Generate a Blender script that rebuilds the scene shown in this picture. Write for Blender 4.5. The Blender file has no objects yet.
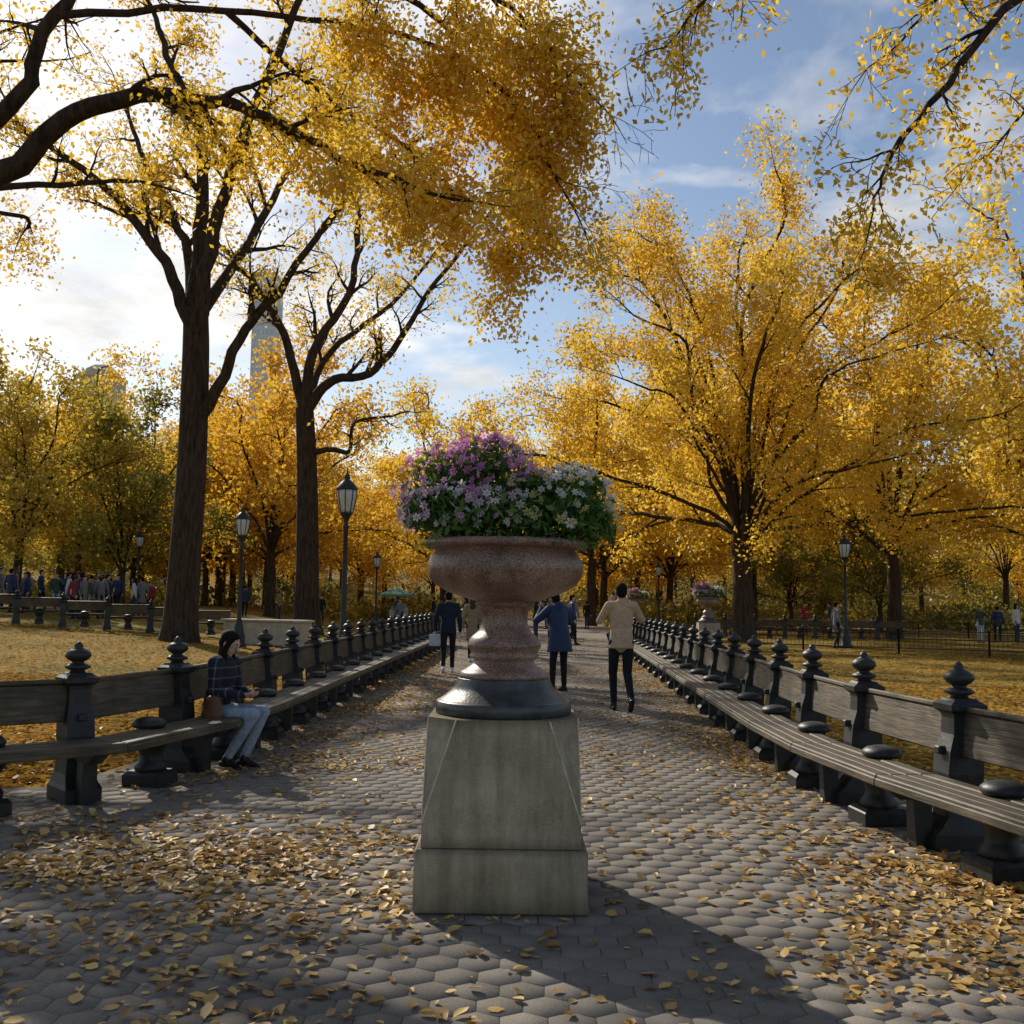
import bpy, math, numpy as np
from mathutils import Vector, Matrix
rad=math.radians
SC=bpy.context.scene
RS=np.random.RandomState
# ------------------------------------------------------------------ helpers
def link(o,parent=None):
    SC.collection.objects.link(o)
    if parent is not None: o.parent=parent
    return o
def empty(name,loc=(0,0,0),rotz=0,scale=1):
    o=bpy.data.objects.new(name,None); o.location=loc; o.rotation_euler=(0,0,rotz); o.scale=(scale,)*3
    o.empty_display_size=.2
    return link(o)
def mesh_np(name,V,Fs,mats=(),mids=None,smooth=False):
    V=np.asarray(V,dtype=np.float32).reshape(-1,3)
    me=bpy.data.meshes.new(name)
    me.vertices.add(len(V)); me.vertices.foreach_set("co",V.ravel())
    Fs=[np.asarray(f,dtype=np.int32) for f in Fs if len(f)]
    loops=np.concatenate([f.ravel() for f in Fs])
    tot=np.concatenate([np.full(len(f),f.shape[1],dtype=np.int32) for f in Fs])
    start=np.concatenate([[0],np.cumsum(tot)[:-1]]).astype(np.int32)
    me.loops.add(len(loops)); me.loops.foreach_set("vertex_index",loops)
    me.polygons.add(len(tot)); me.polygons.foreach_set("loop_start",start); me.polygons.foreach_set("loop_total",tot)
    if mids is not None: me.polygons.foreach_set("material_index",np.asarray(mids,dtype=np.int32))
    if smooth is True: me.polygons.foreach_set("use_smooth",np.ones(len(tot),dtype=bool))
    elif smooth is not False and smooth is not None:
        me.polygons.foreach_set("use_smooth",np.asarray(smooth,dtype=bool))
    for m in mats: me.materials.append(m)
    me.update(calc_edges=True); me.validate()
    return me
class Build:
    """accumulates faces of mixed size with material ids"""
    def __init__(s): s.V=[];s.n=0;s.F={};
    def add(s,V,faces,mid=0,sm=False):
        V=np.asarray(V,float).reshape(-1,3)
        for f in faces: s.F.setdefault(len(f),[]).append((tuple(int(i)+s.n for i in f),mid,sm))
        s.V.append(V); s.n+=len(V)
    def addnp(s,V,F,mid=0,sm=True):
        F=np.asarray(F)+s.n
        s.F.setdefault(F.shape[1],[]).extend([(tuple(r),mid,sm) for r in F.tolist()])
        s.V.append(np.asarray(V,float)); s.n+=len(V)
    def box(s,c,d,mid=0,bev=0.0,M=None,warp=None):
        cx,cy,cz=c; x,y,z=[v/2 for v in d]; b=bev
        if b<=0:
            V=np.array([[i*x,j*y,k*z] for k in(-1,1) for j in(-1,1) for i in(-1,1)])
            F=[(0,2,3,1),(4,5,7,6),(0,1,5,4),(2,6,7,3),(0,4,6,2),(1,3,7,5)]
        else:
            V=[];F=[]
            idx={}
            for k in(-1,1):
                for j in(-1,1):
                    for i in(-1,1):
                        for a in range(3):
                            p=[i*(x-b),j*(y-b),k*(z-b)]
                            p[a]=(i*x,j*y,k*z)[a]
                            idx[(i,j,k,a)]=len(V);V.append(p)
            def q(*k): F.append(tuple(idx[t] for t in k))
            for sg in(-1,1):
                q((sg,-1,-1,0),(sg,1,-1,0),(sg,1,1,0),(sg,-1,1,0))
                q((-1,sg,-1,1),(1,sg,-1,1),(1,sg,1,1),(-1,sg,1,1))
                q((-1,-1,sg,2),(1,-1,sg,2),(1,1,sg,2),(-1,1,sg,2))
            for i in(-1,1):
                for j in(-1,1):
                    q((i,j,-1,0),(i,j,1,0),(i,j,1,1),(i,j,-1,1))
                    q((i,-1,j,0),(i,1,j,0),(i,1,j,2),(i,-1,j,2))
                    q((-1,i,j,1),(1,i,j,1),(1,i,j,2),(-1,i,j,2))
                    for k in(-1,1): q((i,j,k,0),(i,j,k,1),(i,j,k,2))
            V=np.array(V)
        if M is not None: V=V@np.array(M).T
        V=V+np.array(c)
        if warp is not None: V=warp(V)
        s.add(V,F,mid)
    def lathe(s,prof,c=(0,0,0),n=16,mid=0,sm=True,sq=None):
        prof=np.array(prof,float); a=np.arange(n)*2*math.pi/n
        V=np.concatenate([np.stack([r*np.cos(a),r*np.sin(a),np.full(n,z)],1) for r,z in prof])
        F=[]
        for i in range(len(prof)-1):
            for k in range(n): F.append((i*n+k,i*n+(k+1)%n,(i+1)*n+(k+1)%n,(i+1)*n+k))
        F.append(tuple(range(n-1,-1,-1))); F.append(tuple((len(prof)-1)*n+k for k in range(n)))
        s.add(V+np.array(c),F,mid,sm)
    def prism(s,rings,mid=0):
        """rings: list of (hx,hy,z,cx,cy)"""
        V=[];F=[]
        for hx,hy,z,cx,cy in rings: V+=[(cx-hx,cy-hy,z),(cx+hx,cy-hy,z),(cx+hx,cy+hy,z),(cx-hx,cy+hy,z)]
        for i in range(len(rings)-1):
            for k in range(4): F.append((i*4+k,i*4+(k+1)%4,(i+1)*4+(k+1)%4,(i+1)*4+k))
        F.append((3,2,1,0)); m=(len(rings)-1)*4; F.append((m,m+1,m+2,m+3))
        s.add(V,F,mid)
    def tube(s,pts,rads,n=8,mid=0):
        V,F=tube_np(np.array(pts,float),np.array(rads,float),n); s.addnp(V,F,mid,True)
    def mesh(s,name,mats):
        V=np.concatenate(s.V); Fs=[];mids=[];sm=[]
        for k in sorted(s.F):
            L=s.F[k]; Fs.append(np.array([t[0] for t in L])); mids+=[t[1] for t in L]; sm+=[t[2] for t in L]
        return mesh_np(name,V,Fs,mats,mids,sm)
def tube_np(P,R,n):
    m=len(P); T=np.gradient(P,axis=0); T/=np.linalg.norm(T,axis=1)[:,None]+1e-9
    mt=T.mean(0); ref=np.array([0,0,1.]) if abs(mt[2])<.75*np.linalg.norm(mt) else np.array([1.,.2,0])
    U=np.cross(T,ref); U/=np.linalg.norm(U,axis=1)[:,None]+1e-9; W=np.cross(T,U)
    a=np.arange(n)*2*math.pi/n
    V=(P[:,None,:]+R[:,None,None]*(np.cos(a)[None,:,None]*U[:,None,:]+np.sin(a)[None,:,None]*W[:,None,:])).reshape(-1,3)
    i=np.arange(m-1)[:,None]*n; k=np.arange(n)[None,:]; k2=(k+1)%n
    F=np.stack([i+k,i+k2,i+n+k2,i+n+k],-1).reshape(-1,4)
    return V,F
class Tubes:
    def __init__(s): s.V=[];s.F=[];s.n=0
    def add(s,P,R,n):
        V,F=tube_np(np.asarray(P,float),np.asarray(R,float),n); s.V.append(V); s.F.append(F+s.n); s.n+=len(V)
    def mesh(s,name,mats): return mesh_np(name,np.concatenate(s.V),[np.concatenate(s.F)],mats,smooth=True)
def norm(v): return v/(np.linalg.norm(v)+1e-9)
def smooth01(t): t=np.clip(t,0,1); return t*t*(3-2*t)
def terrain(x,y):
    x=np.asarray(x,float); y=np.asarray(y,float)
    return 0.95*smooth01((-x-6)/18)*smooth01((y-14)/16)+13*smooth01((y-118)/110)+.5*smooth01((y-118)/30)*np.sin(x*.07)
# ------------------------------------------------------------------ materials
def mat(name):
    m=bpy.data.materials.new(name); m.use_nodes=True; nt=m.node_tree
    b=nt.nodes["Principled BSDF"]; return m,nt,b
def N(nt,t,**k):
    n=nt.nodes.new(t)
    for a,v in k.items(): setattr(n,a,v)
    return n
def ramp(nt,stops,interp='LINEAR'):
    r=nt.nodes.new("ShaderNodeValToRGB"); cr=r.color_ramp; cr.interpolation=interp
    while len(cr.elements)<len(stops): cr.elements.new(.5)
    for e,(p,c) in zip(cr.elements,stops): e.position=p; e.color=(c[0],c[1],c[2],1)
    return r
def noise(nt,vec,scale,detail=4,rough=.6):
    n=nt.nodes.new("ShaderNodeTexNoise"); n.inputs["Scale"].default_value=scale; n.inputs["Detail"].default_value=detail
    n.inputs["Roughness"].default_value=rough
    if vec is not None: nt.links.new(vec,n.inputs["Vector"])
    return n
def mixc(nt,f,a,b,bt='MIX'):
    m=nt.nodes.new("ShaderNodeMix"); m.data_type='RGBA'; m.blend_type=bt
    for s,v in ((m.inputs[0],f),(m.inputs[6],a),(m.inputs[7],b)):
        if hasattr(v,'links'): nt.links.new(v,s)
        else: s.default_value=v if not isinstance(v,tuple) else (v[0],v[1],v[2],1)
    return m.outputs[2]
def simple(name,c,rough=.7,metal=0,var=.25,scale=12,bump=0,bscale=60,spec=.5):
    m,nt,b=mat(name); tc=N(nt,"ShaderNodeTexCoord")
    n=noise(nt,tc.outputs["Object"],scale)
    r=ramp(nt,[(.3,[v*(1-var) for v in c]),(.7,[min(1,v*(1+var)) for v in c])]); nt.links.new(n.outputs[0],r.inputs[0])
    nt.links.new(r.outputs[0],b.inputs["Base Color"]); b.inputs["Roughness"].default_value=rough; b.inputs["Metallic"].default_value=metal
    b.inputs["Specular IOR Level"].default_value=spec
    if bump:
        n2=noise(nt,tc.outputs["Object"],bscale); bp=N(nt,"ShaderNodeBump"); bp.inputs["Strength"].default_value=bump; bp.inputs["Distance"].default_value=.01
        nt.links.new(n2.outputs[0],bp.inputs["Height"]); nt.links.new(bp.outputs[0],b.inputs["Normal"])
    return m
def leafmat(name,cols,transl=.45,clump=.35,cs=.5,gloss=.03):
    """random leaf colour from ramp, shifted by clumps in space; translucent"""
    m,nt,b=mat(name); nt.nodes.remove(b); out=nt.nodes["Material Output"]
    g=N(nt,"ShaderNodeNewGeometry")
    n=noise(nt,g.outputs["Position"],cs,1)
    a=N(nt,"ShaderNodeMath",operation='MULTIPLY'); nt.links.new(g.outputs["Random Per Island"],a.inputs[0]); a.inputs[1].default_value=.6
    c=N(nt,"ShaderNodeMath",operation='MULTIPLY_ADD'); nt.links.new(n.outputs[0],c.inputs[0]); c.inputs[1].default_value=clump*3; c.inputs[2].default_value=-clump*1.5+.2
    d=N(nt,"ShaderNodeMath",operation='ADD'); nt.links.new(a.outputs[0],d.inputs[0]); nt.links.new(c.outputs[0],d.inputs[1]); 
    r=ramp(nt,[(i/(len(cols)-1),cc) for i,cc in enumerate(cols)]); nt.links.new(d.outputs[0],r.inputs[0])
    df=N(nt,"ShaderNodeBsdfDiffuse")
    tr=N(nt,"ShaderNodeBsdfTranslucent"); nt.links.new(r.outputs[0],df.inputs["Color"]); nt.links.new(r.outputs[0],tr.inputs[0])
    mx=N(nt,"ShaderNodeMixShader"); mx.inputs[0].default_value=transl
    nt.links.new(df.outputs[0],mx.inputs[1]); nt.links.new(tr.outputs[0],mx.inputs[2]); last=mx
    if gloss:
        gl=N(nt,"ShaderNodeBsdfGlossy"); gl.inputs["Roughness"].default_value=.45; gl.inputs[0].default_value=(1,1,1,1)
        m2=N(nt,"ShaderNodeMixShader"); m2.inputs[0].default_value=gloss; nt.links.new(mx.outputs[0],m2.inputs[1]); nt.links.new(gl.outputs[0],m2.inputs[2]); last=m2
    nt.links.new(last.outputs[0],out.inputs[0])
    return m
M_gold=leafmat("leaf_gold",[(.54,.315,.02),(.78,.49,.035),(.86,.585,.055),(.88,.66,.12)],.55)
M_gold2=leafmat("leaf_orange_gold",[(.52,.27,.02),(.72,.41,.03),(.80,.49,.04),(.84,.56,.07)],.55)
M_yel=leafmat("leaf_yellow",[(.58,.37,.03),(.78,.53,.05),(.88,.64,.09),(.80,.63,.12)],.55)
M_near=leafmat("leaf_gold_near",[(.48,.285,.015),(.76,.48,.03),(.86,.59,.06),(.90,.69,.15)],.55,cs=1.2)
M_olive=leafmat("leaf_olive",[(.32,.24,.03),(.48,.35,.04),(.62,.43,.05),(.72,.48,.05)],.5)
M_green=leafmat("leaf_green",[(.12,.13,.03),(.22,.22,.035),(.36,.30,.045),(.54,.40,.05)],.45)
M_plant=leafmat("leaf_plant_green",[(.035,.08,.018),(.07,.15,.025),(.12,.22,.035),(.20,.28,.06)],.4,cs=6)
M_litter=leafmat("leaf_litter",[(.14,.07,.03),(.30,.16,.05),(.46,.27,.08),(.62,.39,.12),(.74,.50,.16),(.80,.58,.10)],.2,clump=.12,cs=1.2,gloss=.04)
M_litter2=leafmat("lawn_litter",[(.15,.075,.02),(.31,.155,.03),(.47,.25,.045),(.58,.33,.06),(.66,.40,.06)],.25,clump=.3,cs=.5,gloss=0)
def barkmat(name,c):
    m,nt,b=mat(name); tc=N(nt,"ShaderNodeTexCoord"); mp=N(nt,"ShaderNodeMapping"); mp.inputs["Scale"].default_value=(7,7,1.2)
    nt.links.new(tc.outputs["Object"],mp.inputs[0]); n=noise(nt,mp.outputs[0],1.6,6,.7)
    r=ramp(nt,[(.35,[v*.4 for v in c]),(.65,[v*1.6 for v in c])]); nt.links.new(n.outputs[0],r.inputs[0]); nt.links.new(r.outputs[0],b.inputs["Base Color"])
    bp=N(nt,"ShaderNodeBump"); bp.inputs["Strength"].default_value=1; bp.inputs["Distance"].default_value=.12
    nt.links.new(n.outputs[0],bp.inputs["Height"]); nt.links.new(bp.outputs[0],b.inputs["Normal"]); b.inputs["Roughness"].default_value=.95; b.inputs["Specular IOR Level"].default_value=.2
    return m
M_bark=barkmat("elm_bark",(.066,.044,.030))
def granite():
    m,nt,b=mat("pink_granite"); tc=N(nt,"ShaderNodeTexCoord"); v=tc.outputs["Object"]
    n=noise(nt,v,110,3,.7); r=ramp(nt,[(.36,(.10,.06,.05)),(.46,(.27,.155,.115)),(.56,(.37,.23,.17)),(.68,(.48,.36,.29))]); nt.links.new(n.outputs[0],r.inputs[0])
    n2=noise(nt,v,5,6,.65); r2=ramp(nt,[(.35,(.42,.38,.34)),(.62,(1,1,1))]); nt.links.new(n2.outputs[0],r2.inputs[0])
    nt.links.new(mixc(nt,1.0,r.outputs[0],r2.outputs[0],'MULTIPLY'),b.inputs["Base Color"]); b.inputs["Roughness"].default_value=.4
    return m
M_granite=granite()
def stone():
    m,nt,b=mat("weathered_stone"); tc=N(nt,"ShaderNodeTexCoord"); v=tc.outputs["Object"]
    n=noise(nt,v,3.5,8,.7); r=ramp(nt,[(.3,(.30,.235,.15)),(.5,(.45,.365,.245)),(.7,(.56,.465,.335))]); nt.links.new(n.outputs[0],r.inputs[0])
    mp=N(nt,"ShaderNodeMapping"); mp.inputs["Scale"].default_value=(11,11,1.3); nt.links.new(v,mp.inputs[0])
    n2=noise(nt,mp.outputs[0],1,6); r2=ramp(nt,[(.36,(.45,.43,.40)),(.56,(1,1,1))]); nt.links.new(n2.outputs[0],r2.inputs[0])
    n3=noise(nt,v,140,2); r3=ramp(nt,[(.3,(.72,.72,.72)),(.6,(1,1,1))]); nt.links.new(n3.outputs[0],r3.inputs[0])
    c=mixc(nt,.6,r.outputs[0],r2.outputs[0],'MULTIPLY'); c=mixc(nt,1.0,c,r3.outputs[0],'MULTIPLY')
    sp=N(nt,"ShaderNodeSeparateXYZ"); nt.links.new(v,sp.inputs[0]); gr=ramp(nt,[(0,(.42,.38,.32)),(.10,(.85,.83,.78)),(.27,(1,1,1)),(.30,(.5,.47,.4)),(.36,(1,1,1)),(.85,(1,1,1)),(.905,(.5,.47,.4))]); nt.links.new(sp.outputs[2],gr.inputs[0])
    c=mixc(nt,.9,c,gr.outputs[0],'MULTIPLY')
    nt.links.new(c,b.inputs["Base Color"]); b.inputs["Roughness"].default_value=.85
    bp=N(nt,"ShaderNodeBump"); bp.inputs["Strength"].default_value=.5; bp.inputs["Distance"].default_value=.006
    nt.links.new(n3.outputs[0],bp.inputs["Height"]); nt.links.new(bp.outputs[0],b.inputs["Normal"])
    return m
M_stone=stone()
M_dkstone=simple("dark_base_stone",(.05,.053,.050),.35,var=.6,scale=9,bump=.2)
M_iron=simple("black_painted_iron",(.018,.018,.017),.5,var=.5,scale=14,bump=.25,bscale=30)
def wood():
    m,nt,b=mat("weathered_wood"); tc=N(nt,"ShaderNodeTexCoord"); mp=N(nt,"ShaderNodeMapping"); mp.inputs["Scale"].default_value=(1.5,22,22)
    oi=N(nt,"ShaderNodeObjectInfo"); va=N(nt,"ShaderNodeVectorMath",operation='ADD'); nt.links.new(tc.outputs["Object"],va.inputs[0]); nt.links.new(oi.outputs["Location"],va.inputs[1])
    nt.links.new(va.outputs[0],mp.inputs[0]); n=noise(nt,mp.outputs[0],2.2,6,.65)
    r=ramp(nt,[(.3,(.04,.028,.018)),(.52,(.105,.078,.048)),(.72,(.19,.145,.095))]); nt.links.new(n.outputs[0],r.inputs[0])
    n2=noise(nt,va.outputs[0],3,5,.7); r2=ramp(nt,[(.35,(.45,.50,.34)),(.62,(1.05,1.0,.95))]); nt.links.new(n2.outputs[0],r2.inputs[0])
    nt.links.new(mixc(nt,1.0,r.outputs[0],r2.outputs[0],'MULTIPLY'),b.inputs["Base Color"]); b.inputs["Roughness"].default_value=.6
    bp=N(nt,"ShaderNodeBump"); bp.inputs["Strength"].default_value=.6; bp.inputs["Distance"].default_value=.01
    nt.links.new(n.outputs[0],bp.inputs["Height"]); nt.links.new(bp.outputs[0],b.inputs["Normal"])
    return m
M_wood=wood()
def paver(name="hex_paver",k=1.0):
    m,nt,b=mat(name); g=N(nt,"ShaderNodeNewGeometry"); v=g.outputs["Position"]
    r=ramp(nt,[(0,(.195*k,.174*k,.150*k)),(.5,(.215*k,.193*k,.167*k)),(1,(.235*k,.21*k,.182*k))]); nt.links.new(g.outputs["Random Per Island"],r.inputs[0])
    n=noise(nt,v,.8,7,.7); r2=ramp(nt,[(.33,(.62,.60,.58)),(.66,(1.15,1.12,1.08))]); nt.links.new(n.outputs[0],r2.inputs[0])
    n3=noise(nt,v,170,3,.8); r3=ramp(nt,[(.3,(.6,.6,.6)),(.7,(1.3,1.3,1.3))]); nt.links.new(n3.outputs[0],r3.inputs[0])
    c=mixc(nt,1.0,r.outputs[0],r2.outputs[0],'MULTIPLY'); c=mixc(nt,1.0,c,r3.outputs[0],'MULTIPLY')
    nt.links.new(c,b.inputs["Base Color"]); b.inputs["Roughness"].default_value=.9; b.inputs["Specular IOR Level"].default_value=.25
    bp=N(nt,"ShaderNodeBump"); bp.inputs["Strength"].default_value=.35; bp.inputs["Distance"].default_value=.003
    nt.links.new(n3.outputs[0],bp.inputs["Height"]); nt.links.new(bp.outputs[0],b.inputs["Normal"])
    return m
M_paver=paver()
M_joint=simple("paver_joint",(.095,.08,.06),.95,var=.45,scale=5)
def lawn():
    m,nt,b=mat("lawn_with_leaves"); g=N(nt,"ShaderNodeNewGeometry"); v=g.outputs["Position"]
    n=noise(nt,v,9,6,.8); r=ramp(nt,[(.38,(.05,.06,.012)),(.47,(.11,.10,.025)),(.52,(.28,.17,.035)),(.60,(.40,.24,.05)),(.75,(.19,.10,.03))]); nt.links.new(n.outputs[0],r.inputs[0])
    n2=noise(nt,v,.25,4); r2=ramp(nt,[(.40,(.55,.64,.35)),(.60,(1.1,1.02,.9))]); nt.links.new(n2.outputs[0],r2.inputs[0])
    nt.links.new(mixc(nt,1.0,r.outputs[0],r2.outputs[0],'MULTIPLY'),b.inputs["Base Color"]); b.inputs["Roughness"].default_value=1; b.inputs["Specular IOR Level"].default_value=.1
    return m
M_lawn=lawn()
# ------------------------------------------------------------------ sun / sky
SAZ=rad(33); SEL=rad(33)
sundir=Vector((-math.sin(SAZ)*math.cos(SEL),math.cos(SAZ)*math.cos(SEL),math.sin(SEL)))
sl=bpy.data.lights.new("sun","SUN"); sl.energy=5.0; sl.angle=rad(.53); sl.color=(1,.93,.80)
so=bpy.data.objects.new("sun",sl); so.rotation_euler=sundir.to_track_quat('Z','Y').to_euler(); so.location=(-20,30,40); link(so)
w=bpy.data.worlds.new("World"); SC.world=w; w.use_nodes=True; nt=w.node_tree
bg=nt.nodes["Background"]; bg.inputs[1].default_value=.11
sky=nt.nodes.new("ShaderNodeTexSky"); sky.sky_type='NISHITA'; sky.sun_disc=False; sky.sun_elevation=SEL; sky.sun_rotation=-SAZ
sky.air_density=1.0; sky.dust_density=.6; sky.ozone_density=1.0; sky.altitude=50
tc=nt.nodes.new("ShaderNodeTexCoord"); sep=nt.nodes.new("ShaderNodeSeparateXYZ"); nt.links.new(tc.outputs["Generated"],sep.inputs[0])
mz=N(nt,"ShaderNodeMath",operation='ADD'); nt.links.new(sep.outputs[2],mz.inputs[0]); mz.inputs[1].default_value=.12
mz2=N(nt,"ShaderNodeMath",operation='MAXIMUM'); nt.links.new(mz.outputs[0],mz2.inputs[0]); mz2.inputs[1].default_value=.05
cx=N(nt,"ShaderNodeMath",operation='DIVIDE'); nt.links.new(sep.outputs[0],cx.inputs[0]); nt.links.new(mz2.outputs[0],cx.inputs[1])
cy=N(nt,"ShaderNodeMath",operation='DIVIDE'); nt.links.new(sep.outputs[1],cy.inputs[0]); nt.links.new(mz2.outputs[0],cy.inputs[1])
cmb=nt.nodes.new("ShaderNodeCombineXYZ"); nt.links.new(cx.outputs[0],cmb.inputs[0]); nt.links.new(cy.outputs[0],cmb.inputs[1]); cmb.inputs[2].default_value=5.3
cn=noise(nt,cmb.outputs[0],1.9,9,.56); cn.inputs["Distortion"].default_value=.3
dt=N(nt,"ShaderNodeVectorMath",operation='DOT_PRODUCT'); nt.links.new(tc.outputs["Generated"],dt.inputs[0]); dt.inputs[1].default_value=tuple(sundir)
dm=N(nt,"ShaderNodeMapRange"); nt.links.new(dt.outputs["Value"],dm.inputs[0]); dm.inputs[1].default_value=.80; dm.inputs[2].default_value=1.0; dm.inputs[3].default_value=-.02; dm.inputs[4].default_value=.20
ad=N(nt,"ShaderNodeMath",operation='ADD'); nt.links.new(cn.outputs[0],ad.inputs[0]); nt.links.new(dm.outputs[0],ad.inputs[1])
cr=ramp(nt,[(.50,(0,0,0)),(.58,(.42,.42,.42)),(.68,(.97,.97,.97))]); nt.links.new(ad.outputs[0],cr.inputs[0])
cg=noise(nt,cmb.outputs[0],3.1,7,.6); cgr=N(nt,"ShaderNodeMapRange"); nt.links.new(cg.outputs[0],cgr.inputs[0]); cgr.inputs[1].default_value=.35; cgr.inputs[2].default_value=.65; cgr.inputs[3].default_value=.75; cgr.inputs[4].default_value=1.1
cb=N(nt,"ShaderNodeMapRange"); nt.links.new(dt.outputs["Value"],cb.inputs[0]); cb.inputs[1].default_value=.5; cb.inputs[2].default_value=1.0; cb.inputs[3].default_value=6.8; cb.inputs[4].default_value=10.5
cbm=N(nt,"ShaderNodeMath",operation='MULTIPLY'); nt.links.new(cb.outputs[0],cbm.inputs[0]); nt.links.new(cgr.outputs[0],cbm.inputs[1])
cc=nt.nodes.new("ShaderNodeCombineXYZ")
for i,k in enumerate((1,.99,.97)):
    q=N(nt,"ShaderNodeMath",operation='MULTIPLY'); nt.links.new(cbm.outputs[0],q.inputs[0]); q.inputs[1].default_value=k; nt.links.new(q.outputs[0],cc.inputs[i])
nt.links.new(mixc(nt,cr.outputs[0],sky.outputs[0],cc.outputs[0]),bg.inputs[0])
SC.view_settings.view_transform='Standard'; SC.view_settings.look='None'; SC.view_settings.exposure=0; SC.view_settings.gamma=1
# ------------------------------------------------------------------ camera
cd=bpy.data.cameras.new("camera"); cd.lens=36; cd.sensor_width=36; cd.clip_end=3000; cd.clip_start=.05
co=bpy.data.objects.new("camera",cd); link(co); SC.camera=co
co.matrix_world=Matrix.Translation((0,0,1.5))@Matrix.Rotation(rad(95.08),4,'X')@Matrix.Rotation(rad(.8),4,'Z')
# ------------------------------------------------------------------ ground
def rx(y):  # right bench post line
    return 2.68+(.03*(8.7-y)**2 if y<8.7 else .05*(y-8.7))
def ground():
    xs=np.concatenate([np.linspace(-1500,-60,12),np.linspace(-55,55,111),np.linspace(60,1500,12)])
    ys=np.concatenate([np.linspace(-600,-10,6),np.linspace(-5,90,96),np.linspace(95,240,20),np.linspace(260,2500,14)])
    X,Y=np.meshgrid(xs,ys)
    bump=.03*np.sin(X*.9)*np.cos(Y*.7)*smooth01((np.abs(X)-5)/3)*(Y<100)
    Z=terrain(X,Y)-.02+bump
    V=np.stack([X,Y,Z],-1).reshape(-1,3); nx=len(xs); ny=len(ys)
    i=np.arange(ny-1)[:,None]*nx; k=np.arange(nx-1)[None,:]
    F=np.stack([i+k,i+k+1,i+k+1+nx,i+k+nx],-1).reshape(-1,4)
    link(bpy.data.objects.new("ground",mesh_np("ground",V,[F],[M_lawn],smooth=True)))
ground()
def path():
    b=Build(); z=.0243
    V=[(-9,-4,z),(7,-4,z),(5.2,3,z),(3.35,7,z),(3.25,10,z),(5.0,45,z),(8.5,110,.016),(-6,110,.016),(-3.3,45,z),(-3.3,10,z),(-3.5,8.2,z),(-5,7.6,z),(-9,7.3,z)]
    b.add(V,[tuple(range(len(V)))]); p=empty("paved_path")
    link(bpy.data.objects.new("joint_bed",b.mesh("joint_bed",[M_joint])),p)
    fl=.172; R=fl/math.sqrt(3); dy=R*1.5
    rows=int(44/dy); C=[]
    for j in range(rows):
        y=1.5+j*dy
        lo=-6.5 if y<7.2 else (-3.2 if y>8.0 else -4.0); hi=5.0 if y<4 else (rx(min(y,60))+.5)
        i=np.arange(math.ceil(lo/fl),math.floor(hi/fl)); C.append(np.stack([i*fl+.5*fl*(j%2),np.full(len(i),y)],1))
    C=np.concatenate(C)
    C=C+np.stack([.025*np.sin(C[:,1]*.8+1),.03*np.sin(C[:,0]*.9+C[:,1]*.15)],1)
    n=len(C); r=RS(2)
    rot=r.normal(0,.006,n); a=np.arange(6)*math.pi/3+math.pi/6; hz=.0275+r.normal(0,.0004,n); tx=r.normal(0,.0022,n); ty=r.normal(0,.0022,n)
    def ring(rr,dz,jit):
        ang=a[None,:]+rot[:,None]; rj=rr*jit; x=rj*np.cos(ang); y=rj*np.sin(ang)
        return np.stack([C[:,0,None]+x,C[:,1,None]+y,hz[:,None]+dz+x*tx[:,None]+y*ty[:,None]],-1)
    jit=1+r.normal(0,.006,(n,6))
    Aa=ring(R-.0022,-.0032,jit); Bb=ring(R-.0044,0,jit)
    V=np.concatenate([Aa,Bb],1).reshape(-1,3); o=np.arange(n)[:,None]*12
    F6=o+6+np.arange(6)[None,:]
    k=np.arange(6); F4=(o[:,:,None]+np.stack([k,(k+1)%6,6+(k+1)%6,6+k],-1)[None]).reshape(-1,4)
    link(bpy.data.objects.new("hex_pavers",mesh_np("hex_pavers",V,[F6,F4],[M_paver])),p)
    b=Build(); b.add([(-3.3,45.2,.028),(5.1,45.2,.028),(8.5,108,.024),(-5.8,108,.024)],[(0,1,2,3)]); link(bpy.data.objects.new("far_paving",b.mesh("far_paving",[paver("far_paving",.95)])),p)
path()
# ------------------------------------------------------------------ leaves on ground
def litter(name,XY,size,seed,mat_,zfun,detail=True):
    r=RS(seed); n=len(XY); L=size*r.uniform(.45,1.35,n); W=L*r.uniform(.45,.78,n); th=r.uniform(0,2*math.pi,n)
    curl=r.uniform(-.1,.5,n)*L; tilt=r.normal(0,.18,(n,2))
    if detail: P=np.array([(-.5,0,0),(-.25,.42,1),(.1,.5,1),(.5,0,.5),(.1,-.5,1),(-.25,-.42,1),(-.2,0,0),(.15,0,0)])
    else: P=np.array([(-.5,0,0),(0,.5,.6),(.5,0,0),(0,-.5,.6)]); F0=[[0,1,2,3]]
    if detail: F0=[[0,6,1],[6,2,1],[6,7,2],[7,3,2],[0,5,6],[6,5,4],[6,4,7],[7,4,3]]
    x=P[None,:,0]*L[:,None]; y=P[None,:,1]*W[:,None]; z=P[None,:,2]*curl[:,None]*.6+x*tilt[:,:1]+y*tilt[:,1:]
    z-=z.min(1)[:,None]
    c,s=np.cos(th)[:,None],np.sin(th)[:,None]
    X=XY[:,0,None]+x*c-y*s; Y=XY[:,1,None]+x*s+y*c; Z=zfun(XY[:,0],XY[:,1])[:,None]+z+r.uniform(.001,.008,n)[:,None]
    V=np.stack([X,Y,Z],-1).reshape(-1,3); m=len(P); F0=np.array(F0)
    F=(np.arange(n)[:,None,None]*m+F0[None]).reshape(-1,F0.shape[1])
    return link(bpy.data.objects.new(name,mesh_np(name,V,[F],[mat_])))
r=RS(11)
cl=[]
def gauss(cx_,cy_,sx,sy,n): cl.append(np.stack([r.normal(cx_,sx,n),r.normal(cy_,sy,n)],1))
cl.append(np.stack([r.uniform(-6,4.5,2300),r.uniform(2.6,12,2300)],1))
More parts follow.
